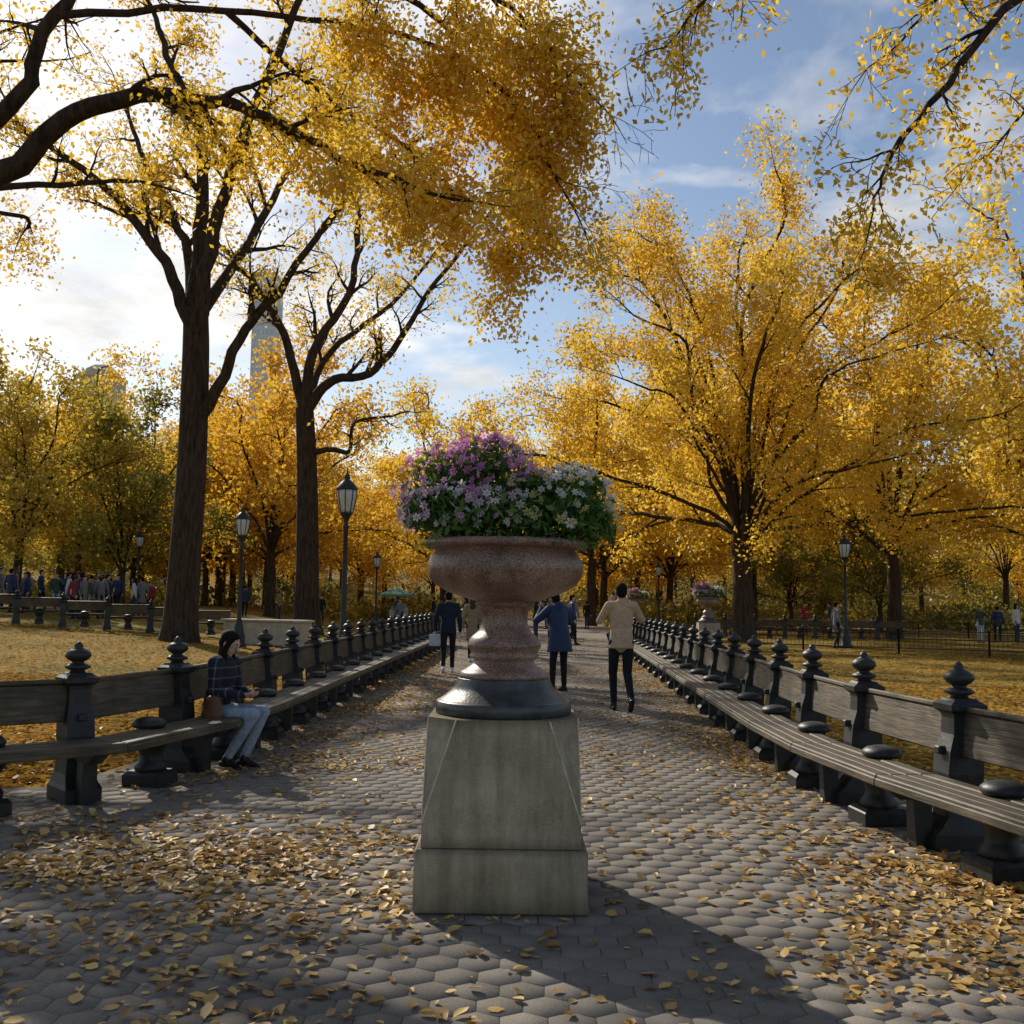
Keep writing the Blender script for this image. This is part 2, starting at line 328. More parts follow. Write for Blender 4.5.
cl.append(np.stack([r.uniform(-3,3.5,4000),r.uniform(9,24,4000)],1))
cl.append(np.stack([r.uniform(-2.8,4.2,3200),r.uniform(20,44,3200)],1))
for i in range(60):
    gauss(r.uniform(-4.2,-.4),r.uniform(3.2,7.4),r.uniform(.15,.5),r.uniform(.08,.3),r.randint(8,45))
for i in range(20):
    gauss(r.uniform(-3.2,-1.2),r.normal(6.1,.4),r.uniform(.25,.55),r.uniform(.08,.22),r.randint(40,100))
for i in range(20):
    gauss(r.uniform(1.7,3.0),r.normal(5.1,.45),r.uniform(.2,.4),r.uniform(.08,.2),r.randint(25,70))
for i in range(22):
    gauss(r.uniform(1.0,3.6),r.uniform(3.4,6.8),r.uniform(.15,.45),r.uniform(.08,.28),r.randint(10,40))
for i in range(60):
    y=r.uniform(5,30); gauss(rx(y)-r.uniform(.1,.9),y,.15,.45,r.randint(30,80))
for i in range(60):
    y=r.uniform(8,30); gauss(-2.8+r.uniform(.2,1.1),y,.18,.45,r.randint(30,90))
for i in range(14):
    gauss(r.uniform(-1.5,2),r.uniform(3.2,16),r.uniform(.2,.6),r.uniform(.15,.4),r.randint(8,35))
for i in range(30):
    gauss(r.uniform(-1.8,.2),r.uniform(9,22),r.uniform(.2,.6),r.uniform(.1,.5),r.randint(20,80))
XY=np.concatenate(cl); XY=XY[XY[:,1]>2.3]
XY=XY[~((np.abs(XY[:,0]+.03)<.45)&(np.abs(XY[:,1]-5.4)<.45))]
litter("fallen_leaves",XY,.058,3,M_litter,lambda x,y:np.full(len(x),.028))
r=RS(12)
def lawnpts(n,x0,x1,y0,y1):
    return np.stack([r.uniform(x0,x1,n),y0+(y1-y0)*r.uniform(0,1,n)**1.35],1)
PL=np.concatenate([lawnpts(34000,-24,-3.2,7.6,36),lawnpts(16000,-10,-3.2,8,20)])
PR=np.concatenate([lawnpts(24000,3.2,22,5,36),lawnpts(15000,3.2,11,5,20)]); PR=PR[PR[:,0]>np.array([rx(min(y,60)) for y in PR[:,1]])+.3]
PP=np.concatenate([PL,PR]); zf=lambda x,y: terrain(x,y)-.012+.03*np.sin(x*.9)*np.cos(y*.7)*smooth01((np.abs(x)-5)/3)
litter("lawn_leaves",PP,.095,4,M_litter2,zf,False)
# ------------------------------------------------------------------ pedestal + urn
UX,UY=-.03,5.4
def pedestal_mesh():
    b=Build(); b.box((0,0,.15),(.83,.83,.30),0,.012)
    h=.385; ht=.372; c=.145; z0=.303; z1=.905; zc=.42
    V=[(-h,-h,z0),(h,-h,z0),(h,h,z0),(-h,h,z0)]
    f=(zc-z0)/(z1-z0); hm=h+(ht-h)*f
    V+=[(-hm,-hm,zc),(hm,-hm,zc),(hm,hm,zc),(-hm,hm,zc)]
    o=ht-c
    V+=[(-o,-ht,z1),(o,-ht,z1),(ht,-o,z1),(ht,o,z1),(o,ht,z1),(-o,ht,z1),(-ht,o,z1),(-ht,-o,z1)]
    F=[(3,2,1,0),(0,1,5,4),(1,2,6,5),(2,3,7,6),(3,0,4,7),(4,5,9,8),(5,6,11,10),(6,7,13,12),(7,4,15,14),(5,10,9),(6,12,11),(7,14,13),(4,8,15),(8,9,10,11,12,13,14,15)]
    b.add(V,F,0)
    # pale arrises along the chamfer edges, an edge highlight painted as lighter stone
    V=np.array(V,float)
    for a_,c_ in ((4,8),(4,15),(5,9),(5,10),(6,11),(6,12),(7,13),(7,14)):
        p,q=V[a_],V[c_]; b.tube([p,(p+q)/2,q],[.0045,.0045,.0045],6,1)
    return b.mesh("pedestal",[M_stone,simple("stone_edge_highlight",(.56,.48,.36),.8,var=.35,scale=25)])
PED=pedestal_mesh()
def cr_prof(P,k=6):
    P=np.array(P,float); Q=np.vstack([2*P[0]-P[1],P,2*P[-1]-P[-2]]); out=[]
    for i in range(1,len(Q)-2):
        for t in np.arange(k)/k:
            out.append(.5*((2*Q[i])+(-Q[i-1]+Q[i+1])*t+(2*Q[i-1]-5*Q[i]+4*Q[i+1]-Q[i+2])*t*t+(-Q[i-1]+3*Q[i]-3*Q[i+1]+Q[i+2])*t**3))
    out.append(P[-1]); return np.array(out)
def urn_mesh():
    b=Build()
    dk=[(.345,.906),(.352,.912),(.352,.965),(.345,.972)]+[tuple(p) for p in cr_prof([(.335,.975),(.30,1.0),(.262,1.035),(.245,1.07),(.24,1.085)],4)]
    b.lathe(dk,n=56,mid=1)
    pr=[(.232,1.086),(.236,1.10),(.226,1.118)]
    pr+=[tuple(p) for p in cr_prof([(.205,1.128),(.165,1.155),(.152,1.178)],4)]
    pr+=[(.176,1.186),(.182,1.20),(.172,1.214)]
    pr+=[tuple(p) for p in cr_prof([(.178,1.226),(.192,1.256),(.176,1.292),(.14,1.325),(.122,1.36),(.12,1.41),(.132,1.452)],5)]
    pr+=[(.15,1.456),(.158,1.468),(.15,1.48)]
    pr+=[tuple(p) for p in cr_prof([(.19,1.492),(.29,1.525),(.375,1.575),(.408,1.635),(.405,1.69),(.375,1.735),(.367,1.75)],6)]
    pr+=[(.385,1.753),(.42,1.760),(.433,1.771),(.433,1.787),(.423,1.797),(.395,1.800),(.37,1.79),(.36,1.76),(.05,1.755)]
    b.lathe(pr,n=72,mid=0); return b.mesh("urn",[M_granite,M_dkstone])
URN=urn_mesh()
def leaf_quads(C,size,r,ratio=.62,flat=0.0,droop=0.0):
    n=len(C); L=size*r.uniform(.65,1.3,n); W=L*ratio*r.uniform(.8,1.2,n)
    nn=r.normal(0,1,(n,3)); nn[:,2]=np.abs(nn[:,2])+flat; nn/=np.linalg.norm(nn,axis=1)[:,None]
    t=r.normal(0,1,(n,3)); t[:,2]-=droop; u=t-(t*nn).sum(1)[:,None]*nn; u/=np.linalg.norm(u,axis=1)[:,None]+1e-9; v=np.cross(nn,u)
    a=C-u*L[:,None]/2; b=C+u*L[:,None]/2; m=C-u*L[:,None]*.08-nn*L[:,None]*.06
    V=np.stack([a,m+v*W[:,None]/2+nn*L[:,None]*.1,b,m-v*W[:,None]/2+nn*L[:,None]*.1],1).reshape(-1,3)
    F=np.arange(n*4).reshape(-1,4); return V,F
def flower_meshes():
    r=RS(21)
    lobes=[(-.31,-.02,2.05,.25,.26,.24,0),(-.10,.0,2.12,.25,.24,.23,0),(.11,0,2.02,.20,.24,.17,1),(.34,-.03,2.00,.23,.24,.19,2),(-.30,-.12,1.93,.25,.22,.16,3),(-.04,-.16,1.90,.27,.2,.15,3),(.33,-.14,1.90,.25,.2,.15,4),(.44,0,1.86,.15,.18,.13,4),(-.42,0,1.92,.12,.18,.14,3)]
    def surf(n,q0,q1):
        out=[];tag=[]
        for _ in range(n):
            l=lobes[r.randint(len(lobes))]; d=norm(r.normal(0,1,3)); 
            if d[2]<-.45: d[2]*=-1
            q=r.uniform(q0,q1)
            if r.rand()<.08: q*=1.15
            out.append((l[0]+d[0]*l[3]*q,l[1]+d[1]*l[4]*q,l[2]+d[2]*l[5]*q)); tag.append(l[6])
        return np.array(out),np.array(tag)
    G,_=surf(6600,.25,.97); G=G[G[:,2]>1.76]
    G2=np.stack([r.uniform(-.52,.55,1100),r.uniform(-.42,.3,1100),r.uniform(1.76,1.95,1100)],1); G2=G2[(G2[:,0]**2+G2[:,1]**2)<.24]
    G=np.concatenate([G,G2])
    V,F=leaf_quads(G,.058,r,ratio=.36); fol=mesh_np("green_leaves",V,[F],[M_plant])
    T=Tubes(); S,_=surf(260,.85,1.15)
    for p in S:
        q=np.array([p[0]*.45,p[1]*.45,1.77]); m=(p+q)/2+r.normal(0,.03,3); T.add([q,m,p],[.004,.003,.002],4)
    stems=T.mesh("stems",[M_plant])
    P,tag=surf(2200,.88,1.16); k=P[:,2]>1.86; P=P[k];tag=tag[k]
    ctr=np.array([0,0,1.9]); B=Build()
    for p,t in zip(P,tag):
        ins=sum(1 for l in lobes if ((p[0]-l[0])/l[3])**2+((p[1]-l[1])/l[4])**2+((p[2]-l[2])/l[5])**2<.72)
        if ins: continue
        nrm=norm((p-ctr)*np.array([1,1.3,.8])+r.normal(0,.35,3)); u=norm(np.cross(nrm,r.normal(0,1,3))); v=np.cross(nrm,u)
        if t==0: m=r.choice([0,0,0,0,1]) if p[2]>2.06 else r.choice([0,0,1,1,2])
        elif t==1: 
            if r.rand()<.6: continue
            m=r.choice([0,2,4])
        elif t==2:
            if r.rand()<.35: continue
            m=2
        elif t==3:
            if r.rand()<.2: continue
            m=r.choice([1,1,2,2,2,1] if p[0]<.05 else [2,4])
        else:
            if r.rand()<.7: continue
            m=r.choice([2,4])
        R=r.uniform(.017,.031); np_=6; VV=[p];FF=[]
        for i in range(np_):
            a=i*2*math.pi/np_
            for da,rr,h in((-.40,.66,.12),(0,1.0,.10),(.40,.66,.12)):
                VV.append(p+R*rr*(math.cos(a+da)*u+math.sin(a+da)*v)+nrm*R*h)
            b0=1+i*3; FF.append((0,b0,b0+1,b0+2))
        B.add(VV,FF,m,False)
        VC=[p+nrm*R*.35]+[p+nrm*R*.12+R*.2*(math.cos(a)*u+math.sin(a)*v) for a in np.arange(5)*2*math.pi/5]
        B.add(VC,[(0,1+i,1+(i+1)%5) for i in range(5)],3,False)
    def fm(n,c):
        m,nt,b=mat(n); g=N(nt,"ShaderNodeNewGeometry"); rr=ramp(nt,[(0,[x*.75 for x in c]),(1,[min(1,x*1.15) for x in c])]); nt.links.new(g.outputs["Random Per Island"],rr.inputs[0])
        out=nt.nodes["Material Output"]; nt.links.new(rr.outputs[0],b.inputs["Base Color"]); b.inputs["Roughness"].default_value=.6
        tr=N(nt,"ShaderNodeBsdfTranslucent"); nt.links.new(rr.outputs[0],tr.inputs[0]); mx=N(nt,"ShaderNodeMixShader"); mx.inputs[0].default_value=.5
        nt.links.new(b.outputs[0],mx.inputs[1]); nt.links.new(tr.outputs[0],mx.inputs[2]); nt.links.new(mx.outputs[0],out.inputs[0]); return m
    fl=B.mesh("blossoms",[fm("petal_magenta",(.70,.26,.60)),fm("petal_pink",(.84,.52,.74)),fm("petal_white",(.86,.83,.80)),fm("flower_center",(.55,.36,.10)),fm("petal_yellow",(.76,.66,.26))])
    return fol,stems,fl
FOL,STM,FLW=flower_meshes()
def put_urn(x,y,z=0,s=1):
    for nm,ms in (("stone_pedestal",[PED]),("granite_urn",[URN]),):
        o=link(bpy.data.objects.new(nm,ms[0])); o.location=(x,y,z); o.scale=(s,)*3
    e=empty("flowering_plants",(x,y,z),0,s)
    for a,m in (("foliage",FOL),("stems",STM),("blossoms",FLW)): link(bpy.data.objects.new(a,m),e)
put_urn(UX,UY,.0262)
put_urn(7.1,37,0,1.0); put_urn(6.4,52,0,1.0)
# ------------------------------------------------------------------ benches
def bench_mesh(L=1.4,m0=0.0,m1=0.0):
    """m0/m1: mitre slopes of seat ends where the row curves"""
    b=Build()
    def wp_(V):
        V=V.copy(); t=np.clip(V[:,0]/L,0,1); V[:,0]+=V[:,1]*(m1*t-m0*(1-t)); return V
    def post(x):
        b.prism([(.13,.19,0,x,.03),(.13,.19,.10,x,.03),(.118,.16,.13,x,.02),(.10,.12,.20,x,0),(.088,.105,.34,x,0),(.10,.115,.46,x,0),(.098,.11,.60,x,-.01),(.082,.085,.70,x,-.02),(.078,.08,.80,x,-.02),(.085,.085,.825,x,-.02),(.118,.115,.85,x,-.02),(.12,.117,.885,x,-.02),(.09,.085,.905,x,-.02),(.075,.07,.92,x,-.02)])
        b.lathe([(.062,.915),(.048,.935),(.088,.952),(.092,.966),(.07,.980),(.042,.990),(.044,1.0),(.072,1.015),(.092,1.04),(.086,1.068),(.055,1.092),(.028,1.102),(.034,1.114),(.026,1.13),(.006,1.15)],(x,-.02,0),18,0)
        b.prism([(.05,.18,.30,x,.22),(.055,.22,.36,x,.27),(.055,.23,.405,x,.28)])
        b.prism([(.06,.05,.0,x,.26),(.05,.06,.30,x,.26)])
        b.box((x,.06,.60),(.06,.16,.05),0,.008)
    post(0)
    t=rad(7); M2=Matrix.Rotation(t,3,'X')
    b.box((L/2,-.01,.700),(L-.14,.045,.275),1,.008,M2)
    b.box((L/2,-.030,.855),(L-.14,.08,.035),1,.008,M2)
    for i,(y,z) in enumerate([(.20,.432),(.300,.428),(.400,.429),(.500,.432)]):
        b.box((L/2,y,z),(L-.003,.094,.04),1,.008,warp=wp_)
    b.box((L/2,.545,.405),(L-.003,.026,.05),1,.006,warp=wp_)
    x=L/2
    b.prism([(.14,.16,0,x,.20),(.14,.16,.09,x,.20),(.11,.13,.12,x,.20)])
    b.lathe([(.12,.11),(.125,.15),(.10,.19),(.085,.23),(.10,.28),(.135,.33),(.15,.37),(.15,.40),(.12,.41)],(x,.20,0),20,0)
    b.lathe([(.06,.44),(.12,.452),(.135,.47),(.13,.495),(.10,.518),(.05,.530),(.01,.533)],(x,.17,0),20,0)
    return b.mesh("park_bench",[M_iron,M_wood])
BENCH=bench_mesh()
def bench_row(P,flip):
    n=len(P)-1; ang=[math.atan2(P[i+1][1]-P[i][1],P[i+1][0]-P[i][0]) for i in range(n)]
    for i in range(n):
        prev=ang[i]-ang[i-1] if i>0 else 0; nxt=ang[i+1]-ang[i] if i<n-1 else 0
        L=math.hypot(P[i+1][0]-P[i][0],P[i+1][1]-P[i][1])
        if not flip: m0,m1=-math.tan(prev/2),-math.tan(nxt/2); o0=P[i]; a=ang[i]
        else: m0,m1=math.tan(nxt/2),math.tan(prev/2); o0=P[i+1]; a=ang[i]+math.pi
        me=BENCH if (abs(prev)<.04 and abs(nxt)<.04 and abs(L-1.4)<.02) else bench_mesh(L,m0,m1)
        o=link(bpy.data.objects.new("park_bench",me)); o.location=(o0[0],o0[1],float(terrain(*o0))+.022); o.rotation_euler=(0,0,a)
def curve_pts(fn,start,n,step=1.4):
    P=[start]; 
    for i in range(n):
        x,y=P[-1]; yy=y+step
        for _ in range(4):
            xx=fn(yy); d=math.hypot(xx-x,yy-y); yy=y+(yy-y)*step/d
        P.append((fn(yy),yy))
    return P
RP=curve_pts(rx,(rx(3.8),3.8),23); bench_row(RP,False)
LPa=[(-6.7,5.75),(-5.42,6.22),(-4.18,6.78),(-3.2,7.68),(-2.88,9.0)]
LP=LPa+curve_pts(lambda y:-2.80+.012*(y-10.4),(-2.80,10.4),18); bench_row(LP,True)
bench_row([(-10.0-1.25*i,37-.63*i) for i in range(12)],True)
bench_row([(9.0+1.36*i,50-.3*i) for i in range(8)],False)
# ------------------------------------------------------------------ street lamps
M_glass=simple("lamp_glass",(.55,.56,.52),.25,var=.1)
def lamp_mesh():
    b=Build()
    b.lathe([(.24,0),(.24,.06),(.2,.1),(.19,.35),(.16,.42),(.13,.6),(.10,.7),(.085,.72),(.10,.76),(.07,.8),(.062,1.2),(.055,2.0),(.048,2.85),(.07,2.88),(.07,2.92),(.045,2.96),(.06,3.05),(.10,3.12),(.14,3.16),(.15,3.19)],n=16)
    b.lathe([(.12,3.19),(.15,3.25),(.205,3.5),(.215,3.6),(.20,3.66)],n=20,mid=1)
    for k in range(8):
        a=k*math.pi/4; c,s=math.cos(a),math.sin(a)
        b.tube([(r_*c,r_*s,z) for r_,z in((.145,3.18),(.165,3.28),(.215,3.5),(.226,3.6),(.21,3.67))],[.010]*5,5)
    b.lathe([(.215,3.655),(.24,3.67),(.235,3.69),(.19,3.76),(.10,3.85),(.05,3.88),(.07,3.91),(.06,3.95),(.02,4.0),(.01,4.12)],n=20)
    return b.mesh("street_lamp",[M_iron,M_glass])
LAMP=lamp_mesh()
for x,y in((-3.62,22.3),(-8.3,31.5),(-20,55),(12.7,39),(-7.6,58),(9.5,66),(-14,70)):
    o=link(bpy.data.objects.new("street_lamp",LAMP)); o.location=(x,y,float(terrain(x,y))); o.scale=(1,1,1.07)
# ------------------------------------------------------------------ fence, low wall, umbrella
def fence(pts,h=.8):
    b=Build()
    for i in range(len(pts)-1):
        p,q=np.array(pts[i]),np.array(pts[i+1]); L=np.linalg.norm(q-p); n=max(1,int(L/2.2))
        for k in range(n+1):
            c=p+(q-p)*k/n; b.lathe([(.035,0),(.035,h),(.045,h+.01),(.03,h+.05),(.005,h+.07)],(c[0],c[1],0),8)
        for z in(.18,.5,h-.04): b.tube([(p[0],p[1],z),((p[0]+q[0])/2,(p[1]+q[1])/2,z),(q[0],q[1],z)],[.018]*3,6)
        m=int(L/.14)
        for k in range(m): c=p+(q-p)*(k+.5)/m; b.tube([(c[0],c[1],.18),(c[0],c[1],h-.04)],[.008]*2,4)
    return b.mesh("iron_fence",[M_iron])
link(bpy.data.objects.new("iron_fence",fence([(7.6,38),(13,34.5),(20,30),(30,24)])))
link(bpy.data.objects.new("iron_fence",fence([(10,58),(24,54),(44,48)])))
b=Build(); b.box((0,0,.40),(3.0,.55,.72),0,.03); b.box((0,0,.79),(3.15,.68,.08),0,.02); b.box((0,0,.04),(3.1,.62,.08),0,.01)
o=link(bpy.data.objects.new("low_stone_wall",b.mesh("low_stone_wall",[simple("pale_stone",(.46,.39,.29),.8,var=.2,scale=4,bump=.3)]))); o.location=(-7.9,33.5,float(terrain(-7.9,33.5))); o.rotation_euler=(0,0,rad(-20))
def umbrella():
    b=Build(); b.lathe([(.03,0),(.03,2.3),(.01,2.45)],n=8,mid=0)
    V=[(0,0,2.45)]
    for k in range(8): a=k*math.pi/4; V.append((1.25*math.cos(a),1.25*math.sin(a),2.0))
    for k in range(8): a=k*math.pi/4; V.append((1.25*math.cos(a),1.25*math.sin(a),1.86))
    for k in range(8): a=(k+.5)*math.pi/4; V.append((.62*math.cos(a),.62*math.sin(a),2.19))
    F=[]
    for k in range(8): F+=[(0,1+k,17+k),(17+k,1+k,1+(k+1)%8),(0,17+k,1+(k+1)%8),(1+k,9+k,9+(k+1)%8,1+(k+1)%8)]
    b.add(V,F,1); b.box((.2,.0,.75),(1.3,.7,.75),2,.03); b.box((.2,0,1.16),(1.4,.8,.05),2,.01)
    for sx in(-.35,.75):
        for sy in (-.33,.33):
            b.tube([(sx,sy-.02,.28),(sx,sy+.02,.28)],[.26,.26],16,0)
    return b.mesh("vendor_cart",[M_iron,simple("umbrella_fabric",(.12,.30,.26),.8),simple("cart_steel",(.35,.36,.37),.4,metal=.5)])
o=link(bpy.data.objects.new("vendor_cart_with_umbrella",umbrella())); o.location=(-7.9,71,0)
# ------------------------------------------------------------------ buildings (far, beyond the park)
def tower(name,x,y,wd,dp,h,col,nw,fl,crown=0):
    b=Build(); b.box((0,0,h/2),(wd,dp,h),0)
    if crown: b.prism([(wd*.38,dp*.38,h+1,0,0),(wd*.38,dp*.38,h+crown*.6,0,0),(wd*.2,dp*.2,h+crown,0,0)],0)
    fh=h/fl; ww=wd/nw
    for f in range(fl):
        for k in range(nw):
            cx_=-wd/2+(k+.5)*ww
            b.add([(cx_-ww*.3,-dp/2-.06,f*fh+fh*.25),(cx_+ww*.3,-dp/2-.06,f*fh+fh*.25),(cx_+ww*.3,-dp/2-.06,f*fh+fh*.85),(cx_-ww*.3,-dp/2-.06,f*fh+fh*.85)],[(0,1,2,3)],1)
    nd=max(2,int(dp/ww))
    for sx in(-1,1):
        for f in range(fl):
            for k in range(nd):
                cy_=-dp/2+(k+.5)*dp/nd; X=sx*(wd/2+.06)
                b.add([(X,cy_-.3*dp/nd,f*fh+fh*.25),(X,cy_+.3*dp/nd,f*fh+fh*.25),(X,cy_+.3*dp/nd,f*fh+fh*.85),(X,cy_-.3*dp/nd,f*fh+fh*.85)],[(0,1,2,3)],1)
    b.box((0,0,h+.5),(wd+.8,dp+.8,1),0)
    o=link(bpy.data.objects.new(name,b.mesh(name,[simple(name+"_wall",col,.8,var=.06,scale=.05),simple(name+"_glass",tuple(c*.88 for c in col),.4,var=.1,scale=.3)]))); o.location=(x,y,0)
tower("glass_skyscraper",-101,410,9,14,132,(.66,.73,.80),5,42)  # haze painted into the colour: walls and windows lightened towards blue
tower("stone_skyscraper",104,430,11,14,140,(.60,.65,.72),5,44,12)  # pale bluish base colour stands in for distance haze
tower("apartment_building",-122,300,9,12,66,(.55,.52,.46),5,22,4)
# ------------------------------------------------------------------ trees
class Cfg: pass
catmull=lambda P,k=5: cr_prof(P,k)
def grow(T,tips,p,d,L,r0,lvl,rs,cfg):
    n=cfg.seg[lvl]; pts=[p];ra=[r0]
    for i in range(n):
        d=norm(d+rs.normal(0,cfg.wob,3)+np.array([0,0,cfg.trop[lvl]])); p=p+d*L/n; pts.append(p); ra.append(max(.004,r0*(1-.8*(i+1)/n)))
    T.add(pts,ra,cfg.sides[lvl])
    if lvl>=cfg.last: tips.append(np.array(pts[1:]))
    else: spawn(T,tips,np.array(pts),np.array(ra),L,lvl,rs,cfg,.2)
def spawn(T,tips,P,R,L,lvl,rs,cfg,t0,num=None):
    seg=len(P)-1; nc=num if num else cfg.kids[lvl]
    for k in range(nc):
        t=t0+(1-t0)*(k+rs.uniform(0,1))/nc; f=t*seg; i=min(seg-1,int(f)); u=f-i
        pos=P[i]*(1-u)+P[i+1]*u; tan=norm(P[i+1]-P[i]); rr=R[i]*(1-u)+R[i+1]*u
        v=rs.normal(0,1,3); perp=norm(v-tan*np.dot(v,tan)); a=rs.uniform(.5,1.1)
        d=norm(tan*math.cos(a)+perp*math.sin(a)+np.array([0,0,cfg.up]))
        l=L*cfg.ratio*rs.uniform(.65,1.25)*(1.15-.5*t)
        if pos[2]+d[2]*l<cfg.minz: d[2]=abs(d[2])*.3
        grow(T,tips,pos,d,l,min(rr*.62,cfg.rmax[lvl]),lvl+1,rs,cfg)
def mkcfg(kids=(6,5,4),trop=(.03,.02,0,-.03),wob=.13,ratio=.55,up=.15,seg=(6,5,4,4),sides=(8,6,4,3),last=3,minz=2.4,rmax=(.16,.07,.03)):
    c=Cfg(); c.kids=kids;c.trop=trop;c.wob=wob;c.ratio=ratio;c.up=up;c.seg=seg;c.sides=sides;c.last=last;c.minz=minz;c.rmax=rmax; return c
def leaves_at(tips,n_per,sig,rs,droop=0,keep=1.0,filt=None):
    out=[]
    for tp in tips:
        if keep<1 and rs.rand()>keep: continue
        k=rs.poisson(n_per); 
        if k==0: continue
        i=rs.randint(0,len(tp),k); c=tp[i]+rs.normal(0,sig,(k,3)); c[:,2]-=np.abs(rs.normal(0,droop+1e-6,k)); out.append(c)
    C=np.concatenate(out)
    if filt is not None: C=C[filt(C)]
    return C
def limb(T,tips,pts,r0,r1,rs,cfg,L,num,t0=.25,sides=12,jit=.02):
    P=catmull(pts,5); n=len(P); R=r0+(r1-r0)*np.linspace(0,1,n)**.8
    P[1:-1]+=rs.normal(0,jit*np.linalg.norm(P[-1]-P[0])*.15,(n-2,3))
    T.add(P,R,sides); spawn(T,tips,P,R,L,0,rs,cfg,t0,num)
    grow(T,tips,P[-1],norm(P[-1]-P[-3]),L*.7,r1,1,rs,cfg)
def trunk(T,base,pts,r0,r1,flare=1.5,sides=18):
    P=catmull([base]+pts,6); n=len(P); t=np.linspace(0,1,n); R=r0+(r1-r0)*t; R=R*(1+(flare-1)*np.exp(-(P[:,2]-P[0,2])/.5))
    T.add(P,R,sides)
def finish(name,T,C,size,lm,rs,ratio=.62,droop=.4,parent=None):
    e=empty(name); link(bpy.data.objects.new("trunk_and_limbs",T.mesh("trunk_and_limbs",[M_bark])),e)
    V,F=leaf_quads(C,size,rs,ratio,droop=droop); link(bpy.data.objects.new("leaves",mesh_np("leaves",V,[F],[lm])),e); return e
def treeA():
    rs=RS(101); T=Tubes();tips=[]; c=mkcfg(kids=(5,5,4),ratio=.55,up=.12,wob=.15)
    z=float(terrain(-10.5,33))-.15
    trunk(T,(-10.6,33,z),[(-10.5,33,3),(-10.45,33.1,6),(-10.5,33.2,9.4),(-10.56,33.2,11)],.53,.40,1.35)
    Y=33
    limb(T,tips,[(-10.55,Y,10.0),(-11.2,Y-.3,11.9),(-12.0,Y-.7,13.2),(-13.2,Y-1,14.6),(-15.2,Y-1.6,16),(-17,Y-2,17)],.24,.07,rs,c,4.6,8)
    limb(T,tips,[(-10.55,Y,10.4),(-10.6,Y+.4,13.8),(-10.8,Y+.8,17.2),(-12,Y+1,19.8),(-12.8,Y+1,22)],.30,.08,rs,c,4.6,8)
    limb(T,tips,[(-10.5,Y,10.2),(-9.8,Y-.6,13.4),(-8.6,Y-1.6,16.6),(-7.0,Y-2.4,20),(-5.8,Y-3,22)],.27,.07,rs,c,4.6,8)
    limb(T,tips,[(-10.2,Y,7.5),(-9.6,Y-.2,8.4),(-8.7,Y-.5,10.2),(-7.5,Y-1,11.4),(-6.0,Y-1.6,13.3),(-4.4,Y-2,15)],.23,.07,rs,c,4.2,8,.35)
    limb(T,tips,[(-10.6,Y,10.6),(-11.6,Y+2,14),(-13.5,Y+3.5,17),(-15,Y+5,20)],.22,.07,rs,c,4.6,7)
    limb(T,tips,[(-10.5,Y,10.6),(-9.4,Y+2,14),(-8.5,Y+4,17.5),(-7,Y+5,21)],.22,.07,rs,c,4.6,7)
    C=leaves_at(tips,28,.28,rs,.2,.75,filt=lambda C:((C[:,2]>14)&(rs.rand(len(C))<np.clip((C[:,0]+18)/5,.3,1)))|(rs.rand(len(C))<.2))
    finish("elm_tree",T,C,.155,M_gold,rs)
def treeB():
    rs=RS(102); T=Tubes();tips=[]; c=mkcfg(kids=(6,5,4),ratio=.55,up=.1,wob=.18); Y=45
    trunk(T,(-8.9,Y,-.1),[(-8.95,Y,3),(-9.1,Y,7.2),(-9.3,Y,10)],.56,.40)
    limb(T,tips,[(-9.3,Y,9.5),(-10.1,Y,12.8),(-11.3,Y-.5,15),(-12.6,Y-1,16.6),(-14.4,Y-1,18)],.25,.07,rs,c,4.6,9)
    limb(T,tips,[(-9.3,Y,9.5),(-9.0,Y,12.5),(-7.6,Y+.5,15.4),(-7.3,Y+1,18.8),(-7.8,Y+1,22)],.28,.08,rs,c,4.6,9)
    limb(T,tips,[(-9.2,Y,9.6),(-8.3,Y,11.2),(-6.4,Y-.5,11.5),(-5.0,Y-1,12.9),(-3.7,Y-1.5,15),(-1.9,Y-2,17.2)],.27,.07,rs,c,4.8,10)
    limb(T,tips,[(-9.0,Y,8.0),(-8.0,Y-.5,8.1),(-7.1,Y-.8,8.0),(-6.9,Y-1,9.2),(-5.2,Y-1.2,9.5)],.16,.05,rs,c,2.6,6,.5)
    limb(T,tips,[(-9.3,Y,9.8),(-8.6,Y+2,13),(-6,Y+4,16),(-4,Y+5,19)],.2,.07,rs,c,4.5,8)
    C=leaves_at(tips,10,.3,rs,.2,.55,filt=lambda C:(C[:,2]>11.5)|(rs.rand(len(C))<.5))
    finish("elm_tree",T,C,.17,M_gold,rs)
